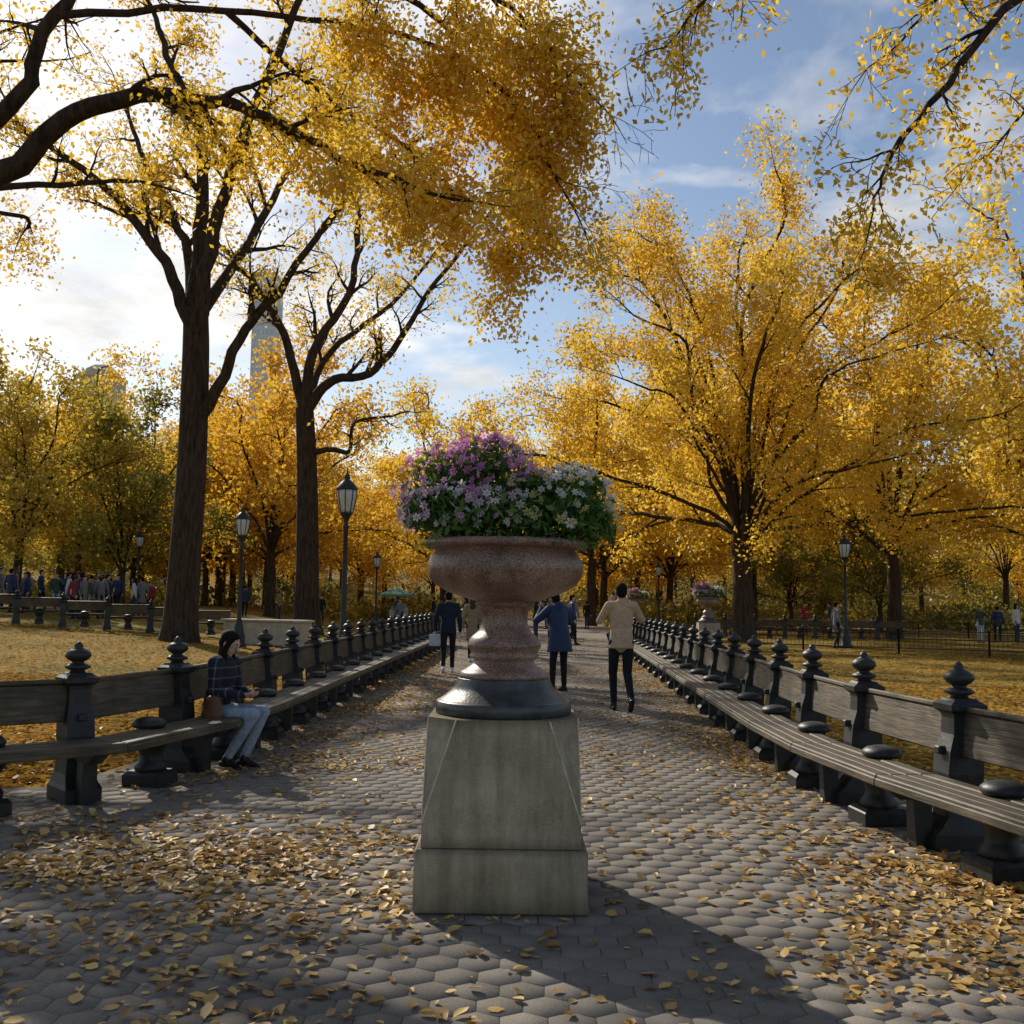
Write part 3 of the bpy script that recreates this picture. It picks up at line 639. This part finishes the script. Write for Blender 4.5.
def fan_tree(seed,H,spread,r0,fork,nl,kids,leafn,sig,keep=.95,minz=3,lo=.25,num=7,limbr=.42,Lf=.42):
    rs=RS(seed);T=Tubes();tips=[]; c=mkcfg(kids=kids,ratio=.52,up=.06,wob=.14,minz=minz,seg=(5,4,3,3),sides=(7,5,3,3),rmax=(.09,.04,.018))
    trunk(T,(0,0,-.15),[(.05,0,fork*.5),(-.05,0,fork)],r0,r0*.8,1.4,14)
    for k in range(nl):
        a=k*2.39996+rs.uniform(-.3,.3); e=lo+(1-lo)*((k+.5)/nl)
        R=spread*(1.0-.68*(e-lo)/(1-lo))*rs.uniform(.8,1.1); Z=fork+(H-fork)*(e*.92)*rs.uniform(.90,1.05)
        ca,sa=math.cos(a),math.sin(a); wv=rs.normal(0,.55,(3,2))
        s0=fork-.9+1.6*rs.rand()
        pts=[(0,0,s0),(R*.18*ca,R*.18*sa,s0+(Z-s0)*.36),(R*.45*ca+wv[0,0],R*.45*sa+wv[0,1],s0+(Z-s0)*.70),(R*.78*ca+wv[1,0],R*.78*sa+wv[1,1],s0+(Z-s0)*.95),(R*ca,R*sa,Z)]
        limb(T,tips,pts,r0*limbr*rs.uniform(.7,1.3),.04,rs,c,spread*Lf,num,.22,8)
    C=leaves_at(tips,leafn,sig,rs,.15,keep)
    C=C[C[:,2]>minz-.3]
    return T,C,rs
def treeC():
    T,C,rs=fan_tree(7,21,12.0,.48,4.2,25,(6,5,4),25,.36,.97,lo=.08,minz=2.9,limbr=.25,Lf=.38)
    e=finish("elm_tree",T,C,.165,M_gold,rs,droop=.2); e.location=(10.0,44.5,0)
    print("C leaves",len(C))
def treeF():
    # tree just left of the view: its crown dapples the left foreground
    T,C,rs=fan_tree(55,15.5,6.8,.34,8.0,12,(5,4,3),22,.32,.8,minz=8.5,limbr=.34,lo=.2,num=6)
    C=C[(C[:,0]<3.2)|(rs.rand(len(C))<.35)]
    e=finish("elm_tree",T,C,.12,M_gold,rs,droop=.3); e.location=(-15.0,21.5,float(terrain(-15.0,21.5)))
treeA();treeB();treeC();treeF()
def treeE():
    rs=RS(105);T=Tubes();tips=[]; c=mkcfg(kids=(5,5,4),ratio=.55,up=-.05,wob=.16,trop=(.0,-.04,-.08,-.12),minz=5.2,rmax=(.05,.022,.010)); Y=13
    trunk(T,(-9.8,12,-.1),[(-9.7,12,2),(-9.6,12.1,4.2),(-9.5,12.2,5.6)],.5,.42)
    limb(T,tips,[(-9.5,12.2,5.2),(-8.2,12.7,6.2),(-6.75,Y,7.05),(-5.96,Y,7.72),(-5.04,Y,8.15),(-4.25,Y,8.1),(-3.3,Y,7.85),(-2.4,Y,7.35),(-1.4,Y+.2,7.0)],.21,.03,rs,c,2.2,12,.45)
    limb(T,tips,[(-9.4,12.2,5.4),(-7.9,12.8,6.7),(-6.7,Y,7.9),(-6.3,Y,9.0),(-5.6,Y+.3,10.2),(-4.4,Y+.6,11.2),(-2.5,Y+1,11.6)],.16,.04,rs,c,2.4,10,.45)
    limb(T,tips,[(-6.2,Y,9.2),(-4.2,Y+1,9.9),(-2.4,Y+1.5,10.0),(-.9,Y+1.6,9.6),(.1,Y+1.6,8.7),(.6,Y+1.6,7.7)],.055,.02,rs,c,2.2,15,.3)
    limb(T,tips,[(-4.5,Y+.4,10.8),(-2.5,Y+.8,10.9),(-.8,Y+1,10.4),(.2,Y+1,9.7),(.7,Y+1,9.0)],.06,.02,rs,c,2.1,15,.2)
    limb(T,tips,[(-3.0,Y+.7,10.8),(-1.2,Y+2,10.4),(-.3,Y+2.4,9.5),(0,Y+2.5,8.4),(.1,Y+2.5,7.3)],.055,.02,rs,c,2.0,15,.2)
    limb(T,tips,[(-4.2,Y+1,9.9),(-3.0,Y+2,9.2),(-1.8,Y+2.4,8.6),(-.9,Y+2.5,7.8)],.05,.02,rs,c,2.0,12,.2)
    def f(C):
        pr=np.clip((C[:,0]+5.4)/3.2,.12,1); return (rs.rand(len(C))<pr)&(C[:,0]<1.28+.25*np.sin(C[:,2]*3.1)+rs.normal(0,.15,len(C)))
    C=leaves_at(tips,32,.17,rs,.14,.95,f); print("E leaves",len(C))
    finish("elm_tree",T,C,.088,M_near,rs,droop=1.0)
def treeD():
    rs=RS(106);T=Tubes();tips=[]; c=mkcfg(kids=(4,4,3),ratio=.55,up=-.05,wob=.17,trop=(.0,-.05,-.1,-.14),minz=4.7,rmax=(.03,.015,.008)); 
    trunk(T,(9.6,12,-.1),[(9.5,12,3),(9.3,12,6),(9.0,12,8)],.45,.34)
    limb(T,tips,[(9.0,12,7.6),(7.2,11,8.6),(5.3,10.2,7.95),(4.35,10,6.8),(3.8,10,6.1),(3.6,10,5.5)],.09,.010,rs,c,1.4,9,.35)
    limb(T,tips,[(9.0,12,7.8),(7,11.5,9.6),(5.0,11,9.6),(3.2,10.8,9.0),(2.2,10.6,8.3),(1.7,10.5,7.6)],.10,.010,rs,c,1.8,14,.3)
    limb(T,tips,[(9.0,12,7.8),(7.5,11,9.4),(5.6,10.5,9.0),(4.6,10.3,8.1),(4.0,10.2,7.4)],.08,.010,rs,c,1.5,9,.35)
    limb(T,tips,[(9.0,12,7.0),(7.3,11.6,7.7),(6.0,11.2,7.3),(5.3,11,6.6)],.06,.010,rs,c,1.4,7,.35)
    C=leaves_at(tips,9,.10,rs,.08,.85); print("D leaves",len(C))
    finish("elm_tree",T,C,.082,M_near,rs,droop=1.2)
treeE();treeD()
VAR=[]
def variant(seed,H,spread,r0,fork,mat_,leafn,size,nl=12,kids=(5,4,3),sig=.5,keep=.9,minz=3,lo=.15):
    T,C,rs=fan_tree(seed,H,spread,r0,fork,nl,kids,leafn,sig,keep,minz=minz,num=6,limbr=.30,lo=lo)
    V,F=leaf_quads(C,size,rs); VAR.append((T.mesh("bg_limbs",[M_bark]),mesh_np("bg_leaves",V,[F],[mat_]))); print("var",len(C))
variant(1,20,9,.34,4.6,M_gold,15,.30,minz=2.6,lo=.08)
variant(2,18,9,.32,4.2,M_gold2,15,.30,minz=2.4,lo=.08)
variant(3,17,8,.30,3.8,M_olive,15,.30,minz=2,lo=.08)
variant(4,15,7,.24,2.6,M_green,16,.28,minz=1.0,lo=.05)
variant(5,22,9,.36,5,M_yel,14,.30,minz=3,lo=.08)
def place(v,x,y,s,rot,parent=None,name="elm_tree"):
    e=empty(name,(x,y,float(terrain(x,y))),rot,s)
    if parent is not None: e.parent=parent
    link(bpy.data.objects.new("trunk_and_limbs",VAR[v][0]),e); link(bpy.data.objects.new("leaves",VAR[v][1]),e); return e
for v,x,y,s,rt in ((0,19,51,1.05,.3),(4,25.5,49,1.0,1.9),(4,15.5,66,1.05,2.2),(0,22,72,1.05,.9),(4,31,60,1.05,4.1),(3,18,66,.6,.2),(3,23,64,.7,1),(0,5.5,70,1.0,3.3),
                   (1,-15,64,1.0,.5),(3,-22,58,.92,2.0),(2,-25,52,.82,3.0),(0,-5,76,.95,1.1),(1,8,88,1.0,2.8),(2,-33,56,.92,.7),(1,-19,80,1.0,4.0),(0,-29,66,.85,5.0)):
    place(v,x,y,s,rt)
far=empty("distant_trees")
rs=RS(77)
for i in range(60):
    y=rs.uniform(78,135); x=rs.uniform(-.62,.62)*y
    if abs(x-(1.5+.02*y))<4.0 and y<100: continue
    px=x/y
    if px<-.33: v=rs.choice([2,2,1,0,3])
    elif px<-.05: v=rs.choice([0,1,1,4,2])
    else: v=rs.choice([0,0,1,4,4,2])
    place(v,x,y,rs.uniform(.72,1.02),rs.uniform(0,6.28),far,"tree")
for i in range(30):
    y=rs.uniform(138,165); x=-105+i*7.2+rs.uniform(-2,2); place(rs.choice([0,1,2,3,4]),x,y,rs.uniform(.6,.85),rs.uniform(0,6.28),far,"tree")
def shrubs():
    r=RS(31); C=[]
    def bush(x,y,R,h,n):
        d=r.normal(0,1,(n,3)); d/=np.linalg.norm(d,axis=1)[:,None]; q=r.uniform(.5,1.1,n)[:,None]
        p=d*q*np.array([R,R,h]); p[:,2]=np.abs(p[:,2]); p+=np.array([x,y,float(terrain(x,y))]); C.append(p)
    for i in range(150):
        y=r.uniform(68,130); x=r.uniform(-.62,.62)*y
        if abs(x-(1.5+.02*y))<5.5: continue
        R=r.uniform(1.2,3.0); bush(x,y,R,R*r.uniform(.6,1.0),int(115*R))
    for i in range(170):
        x=r.uniform(-100,100); y=r.uniform(120,175); bush(x,y,r.uniform(2.0,4),r.uniform(2,5),300)
    C=np.concatenate(C); V,F=leaf_quads(C,.42,r); link(bpy.data.objects.new("shrubs",mesh_np("shrubs",V,[F],[leafmat("shrub_leaf",[(.07,.08,.015),(.16,.14,.02),(.32,.24,.03),(.50,.34,.04)],.45,clump=.6,cs=.12)])))
shrubs()
# ------------------------------------------------------------------ people
def cap(p0,p1,r0,r1,flat=1.0,side=(1,0,0),ends='round',n=14):
    p0=np.array(p0,float);p1=np.array(p1,float); ax=p1-p0; L=np.linalg.norm(ax)
    ax=ax/L if L>1e-6 else np.array([0,0,1.]); s=np.array(side,float); u=s-ax*np.dot(s,ax)
    if np.linalg.norm(u)<1e-3: u=np.cross(ax,[0,1,0.3])
    u=norm(u); v=np.cross(ax,u); pr=[]
    if ends=='round':
        for a in np.linspace(-80,0,5): pr.append((math.sin(rad(a))*r0,math.cos(rad(a))*r0))
        for a in np.linspace(0,80,5): pr.append((L+math.sin(rad(a))*r1,math.cos(rad(a))*r1))
    else: pr=[(0,r0),(L*.5,(r0+r1)/2),(L,r1)]
    th=np.arange(n)*2*math.pi/n
    V=np.concatenate([p0+ax*s_+rr*(np.cos(th)[:,None]*u+flat*np.sin(th)[:,None]*v) for s_,rr in pr])
    F=[(i*n+k,i*n+(k+1)%n,(i+1)*n+(k+1)%n,(i+1)*n+k) for i in range(len(pr)-1) for k in range(n)]
    F.append(tuple(range(n-1,-1,-1))); F.append(tuple((len(pr)-1)*n+k for k in range(n)))
    return V,F
def ell(c,rx_,ry,rz,fw=(0,1,0)):
    f=norm(np.array(fw,float)); up=np.array([0,0,1.]); rt=norm(np.cross(f,up)); up2=np.cross(rt,f)
    V=[];n=14;m=9
    for i in range(m):
        a=math.pi*(i+.5)/m
        for k in range(n):
            b_=2*math.pi*k/n; V.append(np.array(c)+rt*rx_*math.sin(a)*math.cos(b_)+f*ry*math.sin(a)*math.sin(b_)+up2*rz*math.cos(a))
    F=[(i*n+k,(i+1)*n+k,(i+1)*n+(k+1)%n,i*n+(k+1)%n) for i in range(m-1) for k in range(n)]
    F.append(tuple(range(n))); F.append(tuple((m-1)*n+k for k in range(n-1,-1,-1)))
    return np.array(V),F
def remesh(parts,vox,smooth=4):
    b=Build()
    for V,F in parts: b.add(V,F)
    me=b.mesh("tmp",[]); o=bpy.data.objects.new("tmp",me); SC.collection.objects.link(o)
    m=o.modifiers.new("r",'REMESH'); m.mode='VOXEL'; m.voxel_size=vox
    if smooth: s=o.modifiers.new("s",'SMOOTH'); s.factor=.5; s.iterations=smooth
    dg=bpy.context.evaluated_depsgraph_get(); ev=o.evaluated_get(dg); em=ev.to_mesh()
    V=np.empty(len(em.vertices)*3); em.vertices.foreach_get("co",V); F=np.empty(len(em.loops),dtype=np.int32); em.loops.foreach_get("vertex_index",F)
    ok=all(p.loop_total==4 for p in em.polygons)
    if not ok: F=np.array([i for p in em.polygons if p.loop_total==4 for i in p.vertices])
    V=V.reshape(-1,3).copy(); F=F.reshape(-1,4).copy(); ev.to_mesh_clear(); bpy.data.objects.remove(o); bpy.data.meshes.remove(me)
    return V,F
def A(*v): return np.array(v,float)
def hand_parts(w,d,nrm,side,curl=.5):
    d=norm(A(*d)); nrm=A(*nrm); nrm=norm(nrm-d*np.dot(nrm,d)); s=np.cross(d,nrm)*side; P=[]
    P.append(cap(w-d*.02,w+d*.03,.024,.028,.75,s)); P.append(cap(w+d*.03,w+d*.075,.036,.038,.42,s))
    for k,(o,l) in enumerate(((.028,.07),(.0095,.08),(-.0095,.075),(-.027,.058))):
        b0=w+d*.085+s*o; c1=curl*.9; d1=norm(d*math.cos(c1)+nrm*math.sin(c1)); b1=b0+d1*l*.5; c2=curl*1.9; d2=norm(d*math.cos(c2)+nrm*math.sin(c2)); b2=b1+d2*l*.5
        P.append(cap(b0-d*.015,b1,.0095,.0085)); P.append(cap(b1,b2,.0085,.007))
    t0=w+d*.03+s*.03; t1=t0+norm(d*.7+s*.8+nrm*.3)*.035; t2=t1+norm(d+s*.15+nrm*.5)*.03; P.append(cap(t0,t1,.012,.010)); P.append(cap(t1,t2,.010,.008))
    return P
MATS={}
def cm(name,c,rough=.85,var=.18,scale=20,bump=.15,spec=.3):
    if name not in MATS: MATS[name]=simple(name,c,rough,var=var,scale=scale,bump=bump,bscale=220,spec=spec)
    return MATS[name]
def plaid():
    m,nt,b=mat("plaid_wool"); tc=N(nt,"ShaderNodeTexCoord"); sp=N(nt,"ShaderNodeSeparateXYZ"); nt.links.new(tc.outputs["Object"],sp.inputs[0])
    outs=[]
    for i in(0,1,2):
        a=N(nt,"ShaderNodeMath",operation='MULTIPLY'); nt.links.new(sp.outputs[i],a.inputs[0]); a.inputs[1].default_value=10.5
        f=N(nt,"ShaderNodeMath",operation='FRACT'); nt.links.new(a.outputs[0],f.inputs[0])
        g=N(nt,"ShaderNodeMath",operation='LESS_THAN'); nt.links.new(f.outputs[0],g.inputs[0]); g.inputs[1].default_value=.13; outs.append(g)
    s=N(nt,"ShaderNodeMath",operation='ADD'); nt.links.new(outs[1].outputs[0],s.inputs[0]); nt.links.new(outs[2].outputs[0],s.inputs[1])
    r=ramp(nt,[(0,(.010,.012,.024)),(.5,(.08,.08,.095)),(1,(.24,.22,.22))]); h=N(nt,"ShaderNodeMath",operation='MULTIPLY'); nt.links.new(s.outputs[0],h.inputs[0]); h.inputs[1].default_value=.5
    nt.links.new(h.outputs[0],r.inputs[0]); nt.links.new(r.outputs[0],b.inputs["Base Color"]); b.inputs["Roughness"].default_value=.9; return m
M_plaid=plaid()
SKIN=cm("skin",(.52,.32,.23),.55,.06,30,.02); SKIN2=cm("skin_tan",(.38,.22,.15),.55,.06,30,.02)
HAIR=cm("dark_hair",(.010,.007,.006),.75,.4,60,.3,.12); HAIRB=cm("brown_hair",(.06,.035,.02),.7,.4,60,.3,.15)
EYE=cm("eye_dark",(.02,.015,.012),.2); EYEW=cm("eye_white",(.7,.68,.66),.3); LIP=cm("lips",(.35,.12,.10),.5)
STAND=dict(pel=(0,0,.93),wai=(0,0,1.08),che=(0,.0,1.28),shL=(-.17,0,1.41),shR=(.17,0,1.41),nek=(0,.0,1.44),hed=(0,.02,1.60),
 elL=(-.24,-.03,1.13),wrL=(-.25,.05,.88),elR=(.24,-.03,1.13),wrR=(.25,.05,.88),hiL=(-.09,0,.92),hiR=(.09,0,.92),knL=(-.1,.02,.49),knR=(.1,.02,.49),anL=(-.1,0,.09),anR=(.1,0,.09),
 fdL=(0,1,0),fdR=(0,1,0),look=(0,1,0),hem=.80,hairlen=0,pnL=(1,0,0),pnR=(-1,0,0),curl=.5,skirt=.0,legr=1.0,bulk=1.0,hood=False,cap=False)
mats_extra={}
def person(name,loc,yaw,pose,mats,scale=1,vox=.014,extra=None):
    """mats: coat,trouser,shoe,skin,hair"""
    p=dict(STAND); p.update(pose); J={k:(A(*v) if isinstance(v,tuple) else v) for k,v in p.items()}; B=Build(); bk=J['bulk']
    hr=norm(J['hiR']-J['hiL']); sr=norm(J['shR']-J['shL'])
    P=[cap(J['pel'],J['wai'],.150*bk,.138*bk,.72,hr),cap(J['wai'],J['che'],.138*bk,.165*bk,.66,sr),cap(J['che'],(J['che']+J['nek'])/2,.160*bk,.12,.62,sr),
       cap(J['shL']*.93+J['shR']*.07,J['shR']*.93+J['shL']*.07,.066*bk,.066*bk),cap((J['che']+J['nek'])/2,J['nek']+A(0,0,.02),.085,.066)]
    for s in 'LR':
        P+= [cap(J['sh'+s],J['el'+s],.064*bk,.050*bk),cap(J['el'+s],J['wr'+s],.051*bk,.038*bk)]
    if J['hem'] is not None:
        hem=J['hem']; c=(J['hiL']+J['hiR'])/2; P.append(cap(J['wai'],A(c[0],c[1],hem),.145*bk,(.165+J['skirt'])*bk,.76,hr,ends='flat',n=24))
    if J['hood']: P.append(ell(J['nek']+A(0,-.07,.03),.11,.07,.08))
    V,F=remesh(P,vox,3); B.addnp(V,F,0)
    P=[cap(J['pel']+A(0,0,-.0),(J['hiL']+J['hiR'])/2,.14,.135,.75,hr)]
    lr=J['legr']
    for s in 'LR': P+=[cap(J['hi'+s],J['kn'+s],.086*lr,.062*lr),cap(J['kn'+s],J['an'+s]+norm(J['kn'+s]-J['an'+s])*.03,.061*lr,.046*lr)]
    V,F=remesh(P,vox,3); B.addnp(V,F,1)
    P=[]
    for s in 'LR':
        f=norm(J['fd'+s]); a=J['an'+s]; sd=np.cross(f,[0,0,1]) if abs(f[2])<.95 else A(1,0,0)
        dn=norm(np.cross(sd,f)); dn=dn if dn[2]<0 else -dn
        heel=a-f*.045+dn*.055; toe=a+f*.165+dn*.060
        P+=[cap(a,a+dn*.03,.046,.046),cap(heel,toe-f*.03,.036,.040,.75,sd),cap(a+dn*.02,toe-f*.05,.045,.032)]
    V,F=remesh(P,min(vox,.010),2); B.addnp(V,F,2)
    hd=J['hed']; fw=norm(J['look']); up=A(0,0,1.); rt=norm(np.cross(fw,up)); u2=np.cross(rt,fw)
    def H(x,y,z): return hd+rt*x+fw*y+u2*z
    P=[ell(hd+u2*.02-fw*.008,.074,.092,.092,fw),ell(H(0,.018,-.045),.054,.062,.066,fw),ell(H(0,.045,-.088),.026,.026,.022,fw),cap(H(0,-.012,-.07),J['nek']+A(0,0,-.03),.054,.058),
       cap(H(0,.082,.012),H(0,.102,-.028),.009,.014),ell(H(0,.1,-.034),.016,.012,.010,fw),ell(H(0,.073,.03),.05,.018,.014,fw),ell(H(0,.078,-.066),.024,.012,.006,fw)]
    for sx in(-1,1): P.append(ell(H(sx*.078,-.005,-.01),.010,.020,.032,fw))
    V,F=remesh(P,.0065,1); B.addnp(V,F,3)
    for sx in(-1,1):
        V,F=ell(H(sx*.030,.079,.008),.0125,.008,.008,fw); B.add(V,F,6,True)
        V,F=ell(H(sx*.030,.085,.008),.006,.004,.006,fw); B.add(V,F,5,True)
        V,F=ell(H(sx*.031,.087,.030),.018,.005,.004,fw); B.add(V,F,4,True)
    V,F=ell(H(0,.086,-.062),.022,.007,.0065,fw); B.add(V,F,7,True)
    P=[ell(H(0,-.022,.045),.084,.095,.082,fw),ell(H(0,-.045,-.0),.078,.068,.085,fw)]
    if J['hairlen']>0:
        hl=J['hairlen']; back=hd-fw*.075
        P+=[cap(H(0,-.05,.02),back+A(0,0,-hl)-fw*.02,.086,.07,.6,rt)]
        for sx in(-1,1): P+=[cap(H(sx*.062,.02,.07),H(sx*.08,.015,-.06),.026,.028),cap(H(sx*.08,.01,-.06),H(sx*.085,.0,-.03)+A(0,0,-hl*.95),.032,.022)]
    else: P+=[ell(H(0,.045,.075),.06,.045,.03,fw)]
    V,F=remesh(P,.009,1); B.addnp(V,F,4)
    if J['cap']:
        P=[ell(H(0,-.01,.06),.09,.105,.07,fw),ell(H(0,.1,.05),.06,.06,.012,fw)]; V,F=remesh(P,.009,1); B.addnp(V,F,8)
    for s in 'LR':
        d=norm(J['wr'+s]-J['el'+s]); d=J.get('hd'+s,d); P=hand_parts(J['wr'+s],d,J['pn'+s],1 if s=='L' else -1,J['curl']); V,F=remesh(P,.0045,1); B.addnp(V,F,3)
    ms=list(mats[:5])+[EYE,EYEW,LIP]+list(mats[5:])
    if extra: extra(B,J,len(ms))
    me=B.mesh(name,ms+mats_extra.get(name+str(loc),[])); o=link(bpy.data.objects.new(name,me)); o.location=loc; o.rotation_euler=(0,0,yaw); o.scale=(scale,)*3
    return o
black=cm("black_cloth",(.012,.012,.014)); navy=cm("navy_cloth",(.012,.018,.04)); dblue=cm("blue_puffer",(.015,.03,.085),.55); beige=cm("beige_wool",(.50,.35,.22)); jeans=cm("light_denim",(.30,.36,.43),.85,.3,25,.2)
tan=cm("tan_coat",(.26,.19,.11)); blk_l=cm("black_leather",(.012,.011,.01),.35); wht=cm("white_leather",(.7,.69,.66),.5); red=cm("red_jacket",(.24,.03,.03)); grey=cm("grey_wool",(.16,.16,.17)); white=cm("white_cloth",(.55,.54,.53)); brn=cm("brown_leather",(.14,.06,.025),.4); green=cm("green_jacket",(.05,.08,.05)); djean=cm("dark_denim",(.03,.045,.08))
Z0=.029
def w_extra(B,J,k):
    c=(J['wrL']+J['wrR'])/2+A(0,.07,.02); M=Matrix.Rotation(rad(35),3,'X'); B.box(c,(.075,.15,.009),k,.003,M)
    V,F=remesh([cap(A(.25,.10,.53),A(.25,.10,.59),.12,.10,.5,(0,1,0)),cap(A(.25,.10,.59),A(.25,.10,.63),.1,.085,.5,(0,1,0))],.012,3); B.addnp(V,F,k+1)
    B.tube([(.25,.01,.65),(.2,-.0,.85),(.14,.0,1.0),(.2,.05,.85),(.25,.18,.65)],[.007]*5,6,k+1)
wp=dict(pel=(0,0,.56),wai=(0,.02,.70),che=(0,.05,.88),shL=(-.165,.06,1.0),shR=(.165,.06,1.0),nek=(0,.07,1.035),hed=(0,.12,1.18),look=(0,.9,-.42),
 elL=(-.21,.10,.75),wrL=(-.09,.30,.70),elR=(.21,.10,.75),wrR=(.07,.30,.70),hiL=(-.085,.06,.53),hiR=(.085,.06,.53),knL=(-.07,.46,.545),knR=(.09,.44,.535),anL=(-.02,.30,.12),anR=(.13,.20,.12),
 fdL=(0,1,-.12),fdR=(.1,1,-.15),hem=None,hairlen=.30,pnL=(.6,0,.8),pnR=(-.6,0,.8),hdL=(.35,.8,.1),hdR=(-.35,.8,.1),curl=.7,legr=.95,bulk=1.12)
wname="seated_woman"; wloc=(-2.62,9.28,-.005); mats_extra[wname+str(wloc)]=[blk_l,brn]
person(wname,wloc,rad(-103),wp,[M_plaid,jeans,blk_l,SKIN,HAIR],.94,.012,w_extra)
mp_=dict(elL=(-.28,.10,1.20),wrL=(-.10,.25,1.45),elR=(.30,.10,1.22),wrR=(.09,.25,1.46),hdL=(.35,.1,.9),hdR=(-.35,.1,.9),pnL=(.5,.8,0),pnR=(-.5,.8,0),hem=.84,skirt=.004,look=(0,1,.05),
 knL=(-.09,.13,.50),anL=(-.08,.10,.09),knR=(.09,.02,.50),anR=(.09,-.28,.17),fdR=(0,.75,-.66),bulk=1.03,hed=(.0,.03,1.60))
def phone(B,J,k): B.box((J['wrL']+J['wrR'])/2+A(0,.03,.10),(.15,.009,.075),k,.003)
n_="walking_man"; l_=(1.55,14.4,Z0); mats_extra[n_+str(l_)]=[blk_l]
person(n_,l_,rad(4),mp_,[beige,black,blk_l,SKIN2,HAIR],1.03,.012,phone)
def bag(B,J,k): B.prism([(.11,.05,.56,J['wrL'][0],J['wrL'][1]),(.13,.06,.62,J['wrL'][0],J['wrL'][1]),(.12,.04,.80,J['wrL'][0],J['wrL'][1])],k); B.tube([J['wrL']+A(-.06,0,-.07),J['wrL']+A(0,0,-.09+.02),J['wrL']+A(.06,0,-.07)],[.005]*3,5,k)
n_="walking_man"; l_=(-1.30,21.6,Z0); mats_extra[n_+str(l_)]=[white]
person(n_,l_,rad(2),dict(knL=(-.09,.02,.50),anL=(-.09,-.20,.12),fdL=(0,.85,-.5),knR=(.09,.12,.50),anR=(.09,.12,.09),hem=.84,elL=(-.27,-.02,1.14),wrL=(-.28,.06,.90),bulk=1.06),[navy,black,wht,SKIN,HAIR],.99,.014,bag)
person("walking_woman",(-.93,25.5,Z0),rad(-4),dict(hem=.55,skirt=.03,hairlen=.2,knL=(-.08,.1,.49),anL=(-.08,.1,.09),knR=(.08,0,.49),anR=(.08,-.18,.12),fdR=(0,.9,-.4),bulk=.98),[tan,black,wht,SKIN,HAIRB],.97,.014)
n_="photographer"; l_=(.84,17.4,Z0); mats_extra[n_+str(l_)]=[blk_l]
person(n_,l_,rad(38),dict(hem=.66,skirt=.03,bulk=1.25,wai=(0,.02,1.07),che=(0,.06,1.25),shL=(-.17,.09,1.37),shR=(.17,.09,1.37),nek=(0,.10,1.40),hed=(0,.16,1.54),look=(0,.95,-.2),
  elL=(-.32,.24,1.18),wrL=(-.10,.38,1.38),elR=(.36,.18,1.16),wrR=(.10,.38,1.38),hdL=(.35,.2,.9),hdR=(-.35,.2,.9),pnL=(.5,.8,0),pnR=(-.5,.8,0),hood=True,cap=True,knL=(-.12,.04,.49),anL=(-.14,.02,.09)),[dblue,black,blk_l,SKIN2,HAIR,blk_l],1.0,.014,phone)
cv=[]
def crowd(coat,tr,pose,hair=HAIR):
    o=person("pedestrian",(0,0,0),0,pose,[coat,tr,blk_l,SKIN,hair],1,.024); cv.append(o.data); bpy.data.objects.remove(o)
crowd(black,djean,dict(hem=.8)); crowd(red,black,dict(hem=.84,elR=(.26,.1,1.15),wrR=(.1,.25,1.2)),HAIRB)
crowd(white,djean,dict(hem=.85,hairlen=.2)); crowd(grey,black,dict(hem=.6,knL=(-.1,.12,.5),anL=(-.1,.12,.09),anR=(.1,-.15,.1)))
crowd(green,jeans,dict(hem=.82,elL=(-.28,.1,1.2),wrL=(-.1,.2,1.4)),HAIRB); crowd(dblue,black,dict(hem=.78,knL=(-.1,.14,.5),anL=(-.1,.16,.09),anR=(.1,-.2,.12)))
SEAT=dict(wp); SEAT.update(hairlen=0,look=(0,1,0),hem=None)
crowd(black,djean,SEAT)
crowd(tan,djean,dict(hem=.8,hairlen=.18),HAIRB)
rs=RS(9)
crowdspots=[(rs.uniform(-22.5,-16.5),rs.uniform(40,50)) for _ in range(34)]+[(-26,52),(-28,54),(-31,58),(-15,58),(-13.5,60),(-10.5,57)]
spots=[(11.9,37.6),(1.0,40),(1.8,46),(2.6,43),(.2,52),(3.4,55),(-1.6,48),(2.1,60),(-2.6,58),(4.6,62),(21,46),(22,46.5),(23.1,47),(27,52),(16,56),(18,58),(-4.5,60),(-6,56),(-6.8,62),(1.4,34),(2.2,37)]
for i,(x,y) in enumerate(crowdspots+spots):
    o=link(bpy.data.objects.new("pedestrian",cv[rs.choice([0,0,5,3,3,4,7,2,1,5])])); o.location=(x,y,float(terrain(x,y))+.02); o.rotation_euler=(0,0,rs.uniform(0,6.28)); o.scale=(rs.uniform(.93,1.06),)*3
for (x,y,yaw) in ((3.42,30.0,78),(3.50,31.4,80),(3.58,33,84)):
    o=link(bpy.data.objects.new("seated_person",cv[6])); o.location=(x,y,.0); o.rotation_euler=(0,0,rad(yaw))
print("objects",len(bpy.data.objects),"verts",sum(len(m.vertices) for m in bpy.data.meshes))
